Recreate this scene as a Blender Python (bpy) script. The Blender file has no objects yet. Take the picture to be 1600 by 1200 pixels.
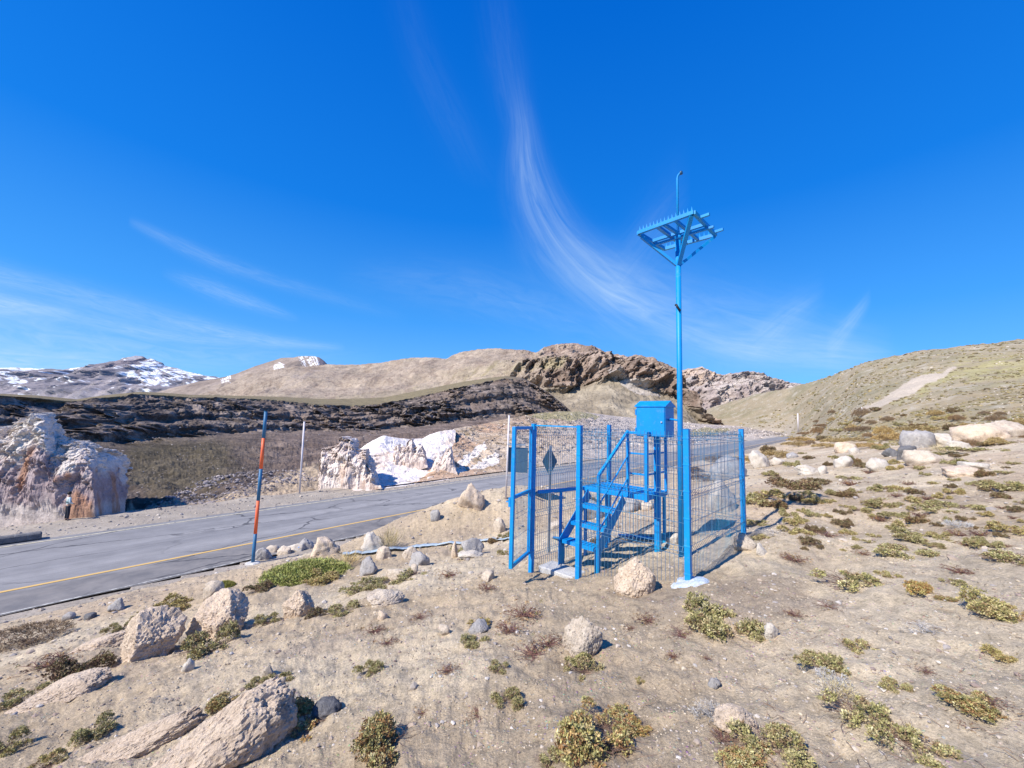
import bpy, bmesh, math, random
import numpy as np
from mathutils import Vector, Matrix
sc = bpy.context.scene
# ------------------------------------------------------------------ camera
FPX = 620.0                      # focal length in pixels of a 1600 px wide frame
PITCH = math.radians(5.07); ROLL = math.radians(1.5)
_R0 = np.array([1., 0, 0]); _F = np.array([0, math.cos(PITCH), math.sin(PITCH)]); _U0 = np.array([0, -math.sin(PITCH), math.cos(PITCH)])
_R = math.cos(ROLL)*_R0 + math.sin(ROLL)*_U0
_U = -math.sin(ROLL)*_R0 + math.cos(ROLL)*_U0
cam_d = bpy.data.cameras.new("camera"); cam = bpy.data.objects.new("camera", cam_d)
sc.collection.objects.link(cam); sc.camera = cam
cam_d.sensor_width = 36; cam_d.lens = 36*FPX/1600; cam_d.clip_start = 0.05; cam_d.clip_end = 40000
cam.matrix_world = Matrix(((_R[0], _U[0], -_F[0], 0), (_R[1], _U[1], -_F[1], 0), (_R[2], _U[2], -_F[2], 0), (0, 0, 0, 1)))
def ray(px, py):
    """direction of a photo pixel, scaled so that y = 1"""
    px = np.asarray(px, float); py = np.asarray(py, float)
    a = (px-800)/FPX; b = (600-py)/FPX
    v = a[..., None]*_R + b[..., None]*_U + _F
    return v/v[..., 1:2]
def pt(px, py, d): return ray(px, py)*np.asarray(d, float)[..., None]
def unproject(P):
    c = P@_F; return 800+FPX*(P@_R)/c, 600-FPX*(P@_U)/c
# ------------------------------------------------------------------ sun and sky
SUN = np.array([-.80, -.60, 0.]); SUN /= np.linalg.norm(SUN)
ELEV = math.radians(45); SUN = np.array([SUN[0]*math.cos(ELEV), SUN[1]*math.cos(ELEV), math.sin(ELEV)])
sl = bpy.data.lights.new("sun", 'SUN'); sl.energy = 5.0; sl.angle = math.radians(.5); sl.color = (1.0, .935, .84)
so = bpy.data.objects.new("sun", sl); sc.collection.objects.link(so)
so.rotation_euler = Vector(SUN).to_track_quat('Z', 'Y').to_euler()
sc.view_settings.view_transform = 'Standard'; sc.view_settings.look = 'None'
sc.view_settings.exposure = 0.45; sc.view_settings.gamma = 1
world = bpy.data.worlds.new("World"); sc.world = world; world.use_nodes = True
def build_world():
    nt = world.node_tree; N = nt.nodes; L = nt.links; N.clear()
    out = N.new('ShaderNodeOutputWorld'); bg = N.new('ShaderNodeBackground'); L.new(bg.outputs[0], out.inputs[0])
    sky = N.new('ShaderNodeTexSky'); sky.sky_type = 'NISHITA'; sky.sun_disc = False
    sky.sun_elevation = ELEV; sky.sun_rotation = math.atan2(SUN[0], SUN[1])
    sky.altitude = 2600; sky.air_density = 1.0; sky.dust_density = .25; sky.ozone_density = 2.2
    def M(op, a, b=None, c=None, clamp=False):
        n = N.new('ShaderNodeMath'); n.operation = op; n.use_clamp = clamp
        for i, v in enumerate((a, b, c)):
            if v is None: continue
            if isinstance(v, (int, float)): n.inputs[i].default_value = v
            else: L.new(v, n.inputs[i])
        return n.outputs[0]
    tc = N.new('ShaderNodeTexCoord'); sx = N.new('ShaderNodeSeparateXYZ'); L.new(tc.outputs['Generated'], sx.inputs[0])
    az = M('ARCTAN2', sx.outputs[0], sx.outputs[1]); el = M('ARCSINE', M('MAXIMUM', M('MINIMUM', sx.outputs[2], 1.), -1.))
    az = M('MULTIPLY', az, 180/math.pi); el = M('MULTIPLY', el, 180/math.pi)
    def azel(px, py):
        v = ray(px, py); v = v/np.linalg.norm(v)
        return math.degrees(math.atan2(v[0], v[1])), math.degrees(math.asin(v[2]))
    def fcurve(t, pts):
        n = N.new('ShaderNodeFloatCurve'); cv = n.mapping.curves[0]
        while len(cv.points) > 2: cv.points.remove(cv.points[1])
        cv.points[0].location = pts[0]; cv.points[1].location = pts[-1]
        for p in pts[1:-1]: cv.points.new(*p)
        n.mapping.update(); L.new(t, n.inputs[1]); return n.outputs[0]
    def streak(pts, vertical=False, fib=6.0, seed=0.0):
        """pts: (px, py, half width in degrees, strength) along the streak in the photo's sky directions"""
        q = [azel(p[0], p[1]) + (p[2], p[3]) for p in pts]
        if vertical: a, b = el, az; q = [(e, z, w, s) for z, e, w, s in q]
        else: a, b = az, el
        q.sort(); a0, a1 = q[0][0], q[-1][0]; b0 = min(v[1] for v in q)-5; b1 = max(v[1] for v in q)+5
        T = lambda v: (v-a0)/(a1-a0)
        t = M('DIVIDE', M('SUBTRACT', a, a0), a1-a0, clamp=True)
        cen = M('ADD', M('MULTIPLY', fcurve(t, [(T(v[0]), (v[1]-b0)/(b1-b0)) for v in q]), b1-b0), b0)
        wid = M('MULTIPLY', fcurve(t, [(T(v[0]), v[2]/20) for v in q]), 20.)
        st = fcurve(t, [(T(v[0]), v[3]) for v in q])
        e = M('DIVIDE', M('SUBTRACT', b, cen), wid)
        g = M('EXPONENT', M('MULTIPLY', M('MULTIPLY', e, e), -1.))
        cb = N.new('ShaderNodeCombineXYZ'); L.new(M('MULTIPLY', t, fib), cb.inputs[0]); L.new(M('MULTIPLY', e, 1.9), cb.inputs[1]); cb.inputs[2].default_value = seed
        nz = N.new('ShaderNodeTexNoise'); nz.inputs['Scale'].default_value = 1.3; nz.inputs['Detail'].default_value = 7; nz.inputs['Roughness'].default_value = .62; nz.inputs['Distortion'].default_value = 1.1
        L.new(cb.outputs[0], nz.inputs['Vector'])
        f = M('ADD', M('MULTIPLY', M('SUBTRACT', nz.outputs[0], .3), 1.7), .25, clamp=True)
        return M('MULTIPLY', M('MULTIPLY', g, st, clamp=True), f)
    S = [streak([(800, 60, 1.2, .0), (808, 130, 1.3, .04), (818, 195, 1.6, .22), (823, 255, 2.3, .34), (838, 310, 3.1, .37), (866, 365, 4.0, .40), (906, 412, 5.6, .36), (955, 455, 6.4, .24), (1000, 490, 5.5, .0)], True, 2.4, 1.),
         streak([(850, 372, 2.4, 0.0), (905, 425, 3.6, .22), (960, 462, 4.4, .34), (1030, 488, 4.8, .34), (1110, 512, 5.0, .30), (1190, 526, 4.6, .30), (1260, 536, 4.0, .28), (1330, 548, 3.0, .22), (1400, 558, 2.4, 0.)], False, 4.0, 2.),
         streak([(905, 425, 1.2, 0.0), (985, 478, 1.5, .2), (1090, 528, 1.6, .3), (1210, 552, 1.8, .3), (1340, 560, 1.6, .22), (1420, 564, 1.2, 0.)], False, 5.0, 2.6),
         streak([(770, -60, 2.2, 0.), (784, 50, 2.6, .04), (796, 130, 2.4, .07), (808, 200, 2.0, .06), (818, 270, 2., .0)], True, 3.0, 3.),
         streak([(620, -60, 2.5, 0.), (650, 60, 2.5, .03), (700, 180, 3., .04), (760, 300, 3., .0)], True, 3.0, 3.4),
         streak([(1165, 545, 2.5, 0.), (1225, 500, 2.0, .22), (1290, 455, 1.6, .0)], False, 2.0, 4.),
         streak([(1290, 548, 1.6, 0.), (1326, 508, 1.1, .34), (1362, 462, .8, .0)], False, 1.5, 5.),
         streak([(930, 470, 3.5, 0.), (1010, 380, 4.0, .10), (1080, 300, 4., .0)], False, 2.0, 5.5),
         streak([(-60, 418, 1.1, .26), (60, 446, 1.0, .30), (160, 472, 1.1, .32), (260, 500, 1.1, .34), (360, 522, .9, .40), (450, 536, .6, .40), (540, 543, .4, 0.)], False, 9.0, 6.),
         streak([(-60, 448, .5, .2), (100, 490, .7, .25), (260, 524, .6, .3), (400, 540, .4, 0.)], False, 9.0, 6.5),
         streak([(200, 345, .4, 0.), (250, 368, .6, .20), (330, 405, .8, .20), (420, 436, .8, .15), (520, 465, .8, .10), (640, 500, .8, 0.)], False, 9.0, 7.),
         streak([(250, 425, .4, 0.), (320, 448, .9, .24), (390, 472, .8, .28), (470, 500, .4, 0.)], False, 5.0, 8.),
         streak([(-80, 500, 3.2, .34), (60, 525, 2.8, .42), (180, 545, 2.2, .38), (300, 560, 1.8, .3), (420, 560, 1.8, .2), (600, 560, 1.4, 0.)], False, 8.0, 9.),
         streak([(-80, 470, .5, .4), (0, 478, .7, .45), (60, 484, .5, .3), (120, 492, .3, 0.)], False, 4.0, 10.),
         streak([(520, 430, 1.6, 0.), (700, 448, 3.0, .12), (860, 490, 3.0, .14), (1000, 530, 2.6, 0.)], False, 6.0, 11.),
         streak([(-80, 565, 1.6, .5), (60, 572, 1.4, .55), (150, 570, 1.2, .3), (260, 575, .9, 0.)], False, 4.0, 12.)]
    tot = S[0]
    for s in S[1:]: tot = M('ADD', tot, s)
    tot = M('MINIMUM', tot, .85)
    # the clear-air sky: Nishita graded by elevation towards the deep blue of high altitude
    hs = N.new('ShaderNodeHueSaturation'); hs.inputs['Saturation'].default_value = 1.25; L.new(sky.outputs[0], hs.inputs['Color'])
    mul = N.new('ShaderNodeMix'); mul.data_type = 'RGBA'; mul.blend_type = 'MULTIPLY'; mul.inputs[0].default_value = 1
    L.new(hs.outputs[0], mul.inputs[6]); mul.inputs[7].default_value = SKYGAIN
    rp = N.new('ShaderNodeValToRGB'); e_ = rp.color_ramp.elements
    stops = [(0., (.34, .62, .98)), (.08, (.20, .51, .96)), (.22, (.075, .38, .94)), (.45, (.008, .225, .84)), (.8, (.0, .15, .72)), (1., (.0, .13, .66))]
    while len(e_) < len(stops): e_.new(.5)
    for i, (p, c) in enumerate(stops): e_[i].position = p; e_[i].color = (*c, 1)
    L.new(M('DIVIDE', M('MAXIMUM', el, 0.), 60., clamp=True), rp.inputs[0])
    gm = N.new('ShaderNodeMix'); gm.data_type = 'RGBA'; gm.blend_type = 'MULTIPLY'; gm.inputs[0].default_value = 1; L.new(rp.outputs[0], gm.inputs[6]); gm.inputs[7].default_value = (7.6, 7.6, 7.6, 1)
    bl = N.new('ShaderNodeMix'); bl.data_type = 'RGBA'; bl.inputs[0].default_value = .75; L.new(mul.outputs[2], bl.inputs[6]); L.new(gm.outputs[2], bl.inputs[7])
    mx = N.new('ShaderNodeMix'); mx.data_type = 'RGBA'; L.new(tot, mx.inputs[0]); L.new(bl.outputs[2], mx.inputs[6]); mx.inputs[7].default_value = (4.4, 5.9, 7.6, 1)
    L.new(mx.outputs[2], bg.inputs[0]); bg.inputs[1].default_value = SKYSTR
SKYGAIN = (.22, 1.02, 1.72, 1); SKYSTR = .1
build_world()
# ------------------------------------------------------------------ helpers
rng = np.random.default_rng(7); random.seed(7)
_perm = rng.permutation(256); _perm = np.concatenate([_perm, _perm, _perm])
_gr = rng.normal(size=(256, 3)); _gr /= np.linalg.norm(_gr, axis=1)[:, None]
def noise(P, scale=1.0, off=0.0):
    P = np.asarray(P, float)*scale+off*17.31
    I = np.floor(P).astype(np.int64); Fr = P-I; I &= 255
    w = Fr*Fr*Fr*(Fr*(Fr*6-15)+10); r = 0
    for dx in (0, 1):
        wx = w[:, 0] if dx else 1-w[:, 0]; a = _perm[(I[:, 0]+dx) & 255]
        for dy in (0, 1):
            wy = w[:, 1] if dy else 1-w[:, 1]; b = _perm[(a+I[:, 1]+dy) & 255]
            for dz in (0, 1):
                wz = w[:, 2] if dz else 1-w[:, 2]; g = _gr[_perm[(b+I[:, 2]+dz) & 255]]
                r = r + wx*wy*wz*(g[:, 0]*(Fr[:, 0]-dx)+g[:, 1]*(Fr[:, 1]-dy)+g[:, 2]*(Fr[:, 2]-dz))
    return r*1.6
def fbm(P, scale=1.0, oct=4, gain=.5, lac=2.03, off=0.0):
    r = 0; a = 1.
    for k in range(oct): r = r+a*noise(P, scale, off+k*3.7); a *= gain; scale *= lac
    return r
def ridged(P, scale=1.0, oct=4, gain=.5, lac=2.1, off=0.0):
    r = 0; a = 1.
    for k in range(oct): r = r+a*(1-2*np.abs(noise(P, scale, off+k*5.1))); a *= gain; scale *= lac
    return r
def sstep(a, b, x): t = np.clip((np.asarray(x, float)-a)/(b-a), 0, 1); return t*t*(3-2*t)
def xyz(x, y, z=0.): return np.stack(np.broadcast_arrays(np.asarray(x, float), y, z), -1).reshape(-1, 3)
COLL = sc.collection
def mesh_np(name, V, Q, mat=None, col=None, smooth=True, parent=None):
    me = bpy.data.meshes.new(name); V = np.asarray(V, np.float32); n = len(V)
    me.vertices.add(n); me.vertices.foreach_set('co', V.ravel())
    Q = np.asarray(Q, np.int32); k = Q.shape[1]; m = len(Q)
    me.loops.add(m*k); me.loops.foreach_set('vertex_index', Q.ravel())
    me.polygons.add(m); me.polygons.foreach_set('loop_start', np.arange(m, dtype=np.int32)*k)
    me.polygons.foreach_set('loop_total', np.full(m, k, np.int32))
    me.polygons.foreach_set('use_smooth', np.full(m, smooth))
    if col is not None:
        at = me.color_attributes.new('col', 'FLOAT_COLOR', 'POINT')
        c = np.ones((n, 4), np.float32); c[:, :3] = col; at.data.foreach_set('color', c.ravel())
    me.update(); me.validate()
    if mat: me.materials.append(mat)
    o = bpy.data.objects.new(name, me); COLL.objects.link(o)
    if parent: o.parent = parent
    return o
def gridq(nr, nc):
    i = np.arange(nr-1)[:, None]*nc+np.arange(nc-1)[None, :]
    return np.stack([i, i+1, i+nc+1, i+nc], -1).reshape(-1, 4)
def tag(o, label=None, cat=None, group=None, kind=None):
    if label: o['label'] = label
    if cat: o['category'] = cat
    if group: o['group'] = group
    if kind: o['kind'] = kind
    return o
def empty(name, loc, rz=0):
    o = bpy.data.objects.new(name, None); COLL.objects.link(o); o.location = loc; o.rotation_euler.z = rz; o.empty_display_size = .1
    return o
class MB:
    """collects boxes, bars, tubes into one mesh"""
    def __init__(s): s.v = []; s.f = []
    def add(s, V, F):
        o = len(s.v); s.v += [tuple(map(float, p)) for p in V]; s.f += [tuple(i+o for i in f) for f in F]; return s
    def box(s, c, size, ax=None):
        c = np.array(c, float); A = np.eye(3) if ax is None else np.array(ax, float); h = np.array(size)/2
        V = [c+sx*h[0]*A[0]+sy*h[1]*A[1]+sz*h[2]*A[2] for sz in (-1, 1) for sy in (-1, 1) for sx in (-1, 1)]
        return s.add(V, [(0, 2, 3, 1), (4, 5, 7, 6), (0, 1, 5, 4), (2, 6, 7, 3), (0, 4, 6, 2), (1, 3, 7, 5)])
    def bar(s, a, b, w, h, side=None):
        """rectangular bar from a to b; w across (horizontal side vector), h the other way"""
        a = np.array(a, float); b = np.array(b, float); d = b-a; L = np.linalg.norm(d); d /= L
        if side is None:
            side = np.cross(d, (0, 0, 1)); 
            if np.linalg.norm(side) < 1e-3: side = np.array([1., 0, 0])
        side = np.array(side, float); side -= d*side.dot(d); side /= np.linalg.norm(side); up = np.cross(side, d)
        return s.box((a+b)/2, (w, L, h), (side, d, up))
    def tube(s, pts, r, n=10, cap=True):
        pts = [np.array(p, float) for p in pts]; rr = r if hasattr(r, '__len__') else [r]*len(pts)
        V = []; F = []; prev = None
        for i, p in enumerate(pts):
            d = pts[min(i+1, len(pts)-1)]-pts[max(i-1, 0)]; d /= np.linalg.norm(d)
            if prev is None: a = np.cross(d, (0, 0, 1)) if abs(d[2]) < .9 else np.cross(d, (1, 0, 0))
            else: a = prev-d*prev.dot(d)
            a /= np.linalg.norm(a); prev = a; b = np.cross(d, a)
            for k in range(n):
                t = 2*math.pi*k/n; V.append(p+rr[i]*(math.cos(t)*a+math.sin(t)*b))
        for i in range(len(pts)-1):
            for k in range(n): F.append((i*n+k, i*n+(k+1) % n, (i+1)*n+(k+1) % n, (i+1)*n+k))
        if cap: F.append(tuple(range(n))[::-1]); F.append(tuple((len(pts)-1)*n+k for k in range(n)))
        return s.add(V, F)
    def build(s, name, mat, parent=None, smooth=False, bevel=0):
        me = bpy.data.meshes.new(name); me.from_pydata(s.v, [], s.f); me.update()
        if smooth: me.polygons.foreach_set('use_smooth', [len(p.vertices) == 4 for p in me.polygons])
        me.materials.append(mat); o = bpy.data.objects.new(name, me); COLL.objects.link(o)
        if parent: o.parent = parent
        if bevel: m = o.modifiers.new('bevel', 'BEVEL'); m.width = bevel; m.segments = 1; m.limit_method = 'ANGLE'
        return o
# ------------------------------------------------------------------ materials
def new_mat(name):
    m = bpy.data.materials.new(name); m.use_nodes = True; nt = m.node_tree; b = nt.nodes['Principled BSDF']; return m, nt, b
class NT:
    def __init__(s, nt): s.nt = nt; s.N = nt.nodes; s.L = nt.links
    def coord(s, kind='Object'): return s.N.new('ShaderNodeTexCoord').outputs[kind]
    def noise(s, v, scale, detail=6, rough=.6, dist=0.):
        n = s.N.new('ShaderNodeTexNoise'); n.inputs['Scale'].default_value = scale; n.inputs['Detail'].default_value = detail
        n.inputs['Roughness'].default_value = rough; n.inputs['Distortion'].default_value = dist; s.L.new(v, n.inputs['Vector']); return n.outputs[0]
    def vor(s, v, scale, feature='F1', out='Distance'):
        n = s.N.new('ShaderNodeTexVoronoi'); n.feature = feature; n.inputs['Scale'].default_value = scale; s.L.new(v, n.inputs['Vector']); return n.outputs[out]
    def ramp(s, f, stops):
        n = s.N.new('ShaderNodeValToRGB'); e = n.color_ramp.elements
        while len(e) < len(stops): e.new(.5)
        for i, (p, c) in enumerate(stops):
            e[i].position = p; e[i].color = (c, c, c, 1) if isinstance(c, (int, float)) else (*c, 1)
        s.L.new(f, n.inputs[0]); return n.outputs[0]
    def mix(s, f, a, b, blend='MIX'):
        n = s.N.new('ShaderNodeMix'); n.data_type = 'RGBA'; n.blend_type = blend
        for k, v in ((0, f), (6, a), (7, b)):
            if isinstance(v, (int, float)): n.inputs[k].default_value = v if k == 0 else (v, v, v, 1)
            elif isinstance(v, tuple): n.inputs[k].default_value = (*v, 1)
            else: s.L.new(v, n.inputs[k])
        return n.outputs[2]
    def math(s, op, a, b=0., clamp=False):
        n = s.N.new('ShaderNodeMath'); n.operation = op; n.use_clamp = clamp
        for k, v in enumerate((a, b)):
            if isinstance(v, (int, float)): n.inputs[k].default_value = v
            else: s.L.new(v, n.inputs[k])
        return n.outputs[0]
    def attr(s, name='col'): n = s.N.new('ShaderNodeAttribute'); n.attribute_name = name; return n.outputs['Color']
    def bump(s, h, strength, dist, nrm=None):
        n = s.N.new('ShaderNodeBump'); n.inputs['Strength'].default_value = strength; n.inputs['Distance'].default_value = dist
        s.L.new(h, n.inputs['Height']); 
        if nrm: s.L.new(nrm, n.inputs['Normal'])
        return n.outputs[0]
    def scalev(s, v, sc_):
        n = s.N.new('ShaderNodeMapping'); n.inputs['Scale'].default_value = sc_; s.L.new(v, n.inputs['Vector']); return n.outputs[0]
def mat_terrain(name, scales, contrast=.35, bump=(.6, .1), spots=None, rough=.95):
    """vertex albedo times several octaves of mottling; scales in 1/m"""
    m, nt, b = new_mat(name); t = NT(nt); c = t.coord()
    col = t.attr(); h = None
    for i, s in enumerate(scales):
        n = t.noise(c, s, 8, .65)
        k = t.ramp(n, [(.3, 1-contrast), (.5, 1.0), (.72, 1+contrast*.8)])
        col = t.mix(1., col, k, 'MULTIPLY')
        h = n if h is None else t.math('ADD', h, t.math('MULTIPLY', n, .5**i))
    if spots:
        for (s, thr, c2, amt) in spots:
            v = t.vor(c, s); r = t.ramp(v, [(thr*.7, 1.), (thr, 0.)])
            col = t.mix(t.math('MULTIPLY', r, amt), col, c2); h = t.math('ADD', h, t.math('MULTIPLY', r, .35))
    nt.links.new(col, b.inputs['Base Color']); b.inputs['Roughness'].default_value = rough; b.inputs['Specular IOR Level'].default_value = .15
    nt.links.new(t.bump(h, bump[0], bump[1]), b.inputs['Normal']); return m
def mat_plain(name, c, rough=.6, metal=0., var=.12, scale=6., bump=0.02, spec=.4):
    m, nt, b = new_mat(name); t = NT(nt); co = t.coord(); n = t.noise(co, scale, 7, .65)
    col = t.mix(1., (c[0], c[1], c[2]), t.ramp(n, [(.3, 1-var), (.7, 1+var)]), 'MULTIPLY')
    nt.links.new(col, b.inputs['Base Color']); b.inputs['Roughness'].default_value = rough; b.inputs['Metallic'].default_value = metal
    b.inputs['Specular IOR Level'].default_value = spec
    if bump: nt.links.new(t.bump(t.noise(co, scale*6, 4), .3, bump), b.inputs['Normal'])
    return m
def mat_rock(name, c1, c2, c3=None, scale=3.0, bump=.05, strength=.9):
    """mottled stone: two tones, pits and a few darker stains"""
    m, nt, b = new_mat(name); t = NT(nt); co = t.coord()
    n1 = t.noise(co, scale*1.6, 10, .7, .3); n2 = t.noise(co, scale*16, 6, .75)
    col = t.mix(t.ramp(n1, [(.38, 0.), (.62, 1.)]), c1, c2)
    if c3: col = t.mix(t.ramp(t.noise(co, scale*.8+1.7, 5, .6, 1.2), [(.54, 0.), (.68, .85)]), col, c3)
    col = t.mix(1., col, t.ramp(n2, [(.3, .72), (.5, 1.06), (.7, 1.3)]), 'MULTIPLY')
    pits = t.ramp(t.vor(co, scale*11), [(.10, 0.), (.28, 1.)])
    col = t.mix(.35, col, t.mix(1., col, pits, 'MULTIPLY'))
    nt.links.new(col, b.inputs['Base Color']); b.inputs['Roughness'].default_value = .93; b.inputs['Specular IOR Level'].default_value = .15
    h = t.math('ADD', t.math('ADD', n1, t.math('MULTIPLY', n2, .7)), t.math('MULTIPLY', pits, .25))
    nt.links.new(t.bump(h, strength, bump), b.inputs['Normal']); return m
def mat_leaf(name, rough=.7):
    m, nt, b = new_mat(name); t = NT(nt); col = t.attr()
    inf = nt.nodes.new('ShaderNodeObjectInfo')
    k = t.ramp(inf.outputs['Random'], [(0., (.85, .82, .8)), (.5, (1., 1., 1.)), (1., (1.12, 1.0, .85))])
    nt.links.new(t.mix(1., col, k, 'MULTIPLY'), b.inputs['Base Color']); b.inputs['Roughness'].default_value = rough; b.inputs['Specular IOR Level'].default_value = .2
    return m
M_leaf = mat_leaf('shrub_leaves'); M_twig = mat_plain('dry_twigs', (.16, .10, .075), .9, var=.3, scale=20)
# ================================================================== the shape of the land
ROADZ = -6.4; RY = 35.2; RS = 1.2; RN = math.hypot(1, RS)
def road_s(x, y): return (y-RY-RS*x)/RN
HU = [-1, .40, .47, .53, .61, .71, .80, .887, .968, 1.05, 1.129, 1.29, 1.6, 3.0]
HRC = [-.02, .005, .030, .052, .078, .100, .128, .163, .186, .202, .2145, .235, .262, .30]
HD0 = [600, 420, 370, 340, 300, 262, 110, 50, 34, 28, 24, 20, 18, 18]
HDC = [900, 800, 700, 640, 560, 470, 400, 340, 310, 290, 280, 270, 260, 260]
def zg_base(x, y):
    x = np.asarray(x, float); y = np.asarray(y, float); s = road_s(x, y)
    p = -1.38+.17*x-.159*y
    yy = np.maximum(y, .5); u = x/yy
    # rising hillside on the right
    d0 = np.interp(u, HU, HD0); dc = np.interp(u, HU, HDC); rc = np.interp(u, HU, HRC)
    pf = lambda d: np.maximum(-1.38+(.17*u-.159)*d, ROADZ-.1)
    zn = np.maximum(p, ROADZ-.15)
    t = np.clip(np.log(np.maximum(yy, 1)/d0)/np.log(dc/d0), 0, 1)
    ts = t*t*(1.6-.6*t)
    r0 = pf(d0)/d0; zh = yy*(r0+(rc-r0)*ts)-np.maximum(yy-dc, 0)*(rc+.25)
    z = zn; on = 1-sstep(245, 275, yy)
    w = sstep(-9, -2.9, s)*on; z = np.where(s < 9, z*(1-w)+(ROADZ+.015)*w, z)
    z = np.where((s > -2.58) & (s < 7.6) & (yy < 262), ROADZ-.14, z)
    far = sstep(11.5, 26, s)*(1-sstep(-.35, -.1, u))     # beyond the road on the left the ground falls into the gully
    z = np.where(s >= 8.2, ROADZ-.05-5*far, z)
    z = np.where((yy > d0) & (y > 0), np.maximum(zh, ROADZ-.1), z)
    return z
GB = [  # banks, hollows: (x, y, sx, sy, h, angle)
    (-1.9, 13.2, 3.2, 1.3, .85, .35), (.8, 15.0, 3.0, 1.6, .9, .4), (-5.2, 9.8, 2.4, .5, .25, .5), (3.9, 6.0, 1.2, .6, .12, .7), (5.5, 8.8, 1.6, 1.2, .35, .3),
    (3.6, 4.6, 1.0, .3, -.10, .75)]
def zg(x, y, fine=True):
    x = np.asarray(x, float); y = np.asarray(y, float); sh = np.broadcast(x, y).shape
    x = np.broadcast_to(x, sh).ravel(); y = np.broadcast_to(y, sh).ravel()
    z = zg_base(x, y); s = road_s(x, y); r = np.hypot(x, y)
    onr = sstep(-4.6, -2.9, s)*(1-sstep(8.4, 12, s)); k = 1-onr
    P = xyz(x, y, 0)
    a = .10*fbm(P, .32, 3, off=1)+(.042*fbm(P, 1.5, 4, .55, off=2)+.008*ridged(P, 3.1, 3, off=6))*(1-sstep(20, 80, r))
    if fine: a = a+.017*fbm(P, 7.0, 5, .6, off=5)*(1-sstep(8, 30, r))
    a = a+sstep(30, 120, r)*(.9*fbm(P, .045, 5, .55, off=3)+.3*ridged(P, .12, 3, off=8)-.2)
    for (cx, cy, sx, sy, h, an) in GB:
        dx = (x-cx)*math.cos(an)+(y-cy)*math.sin(an); dy = -(x-cx)*math.sin(an)+(y-cy)*math.cos(an)
        a = a+h*np.exp(-(dx/sx)**2-(dy/sy)**2)
    return (z+a*k).reshape(sh)
def hit(px, py, dmax=900.):
    """where the photo's sight line through this pixel meets the ground"""
    r = ray(px, py); d = np.exp(np.linspace(math.log(.8), math.log(dmax), 5000))
    g = zg(r[0]*d, d, False)-r[2]*d; i = np.argmax(g > 0)
    if not (g > 0).any(): i = len(d)-1
    if i > 0: t = g[i-1]/(g[i-1]-g[i]+1e-12); dd = d[i-1]+(d[i]-d[i-1])*max(0, min(1, t))
    else: dd = d[0]
    x, y = r[0]*dd, dd
    return float(x), float(y), float(zg(x, y)), float(dd)
def mixc(a, b, t): t = np.asarray(t)[:, None]; return np.asarray(a)*(1-t)+np.asarray(b)*t
def in_poly(px, py, poly):
    c = np.zeros(len(px), bool); n = len(poly)
    for i in range(n):
        x1, y1 = poly[i]; x2, y2 = poly[(i+1) % n]
        k = ((y1 > py) != (y2 > py)); xi = (x2-x1)*(py-y1)/((y2-y1) if y2 != y1 else 1e-9)+x1
        c ^= k & (px < xi)
    return c
_J = np.array([(0, 0), (.9, .3), (-.8, .5), (.2, -.9), (-.3, .8), (.6, -.6), (-.7, -.5), (.1, .4), (.5, .8)])
def spoly(px, py, poly, soft):
    r = 0
    for k, (a, b) in enumerate(_J): r = r+in_poly(px+a*soft, py+b*soft*.6, poly)
    return sstep(.05, .95, r/len(_J)+.0)
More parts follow.
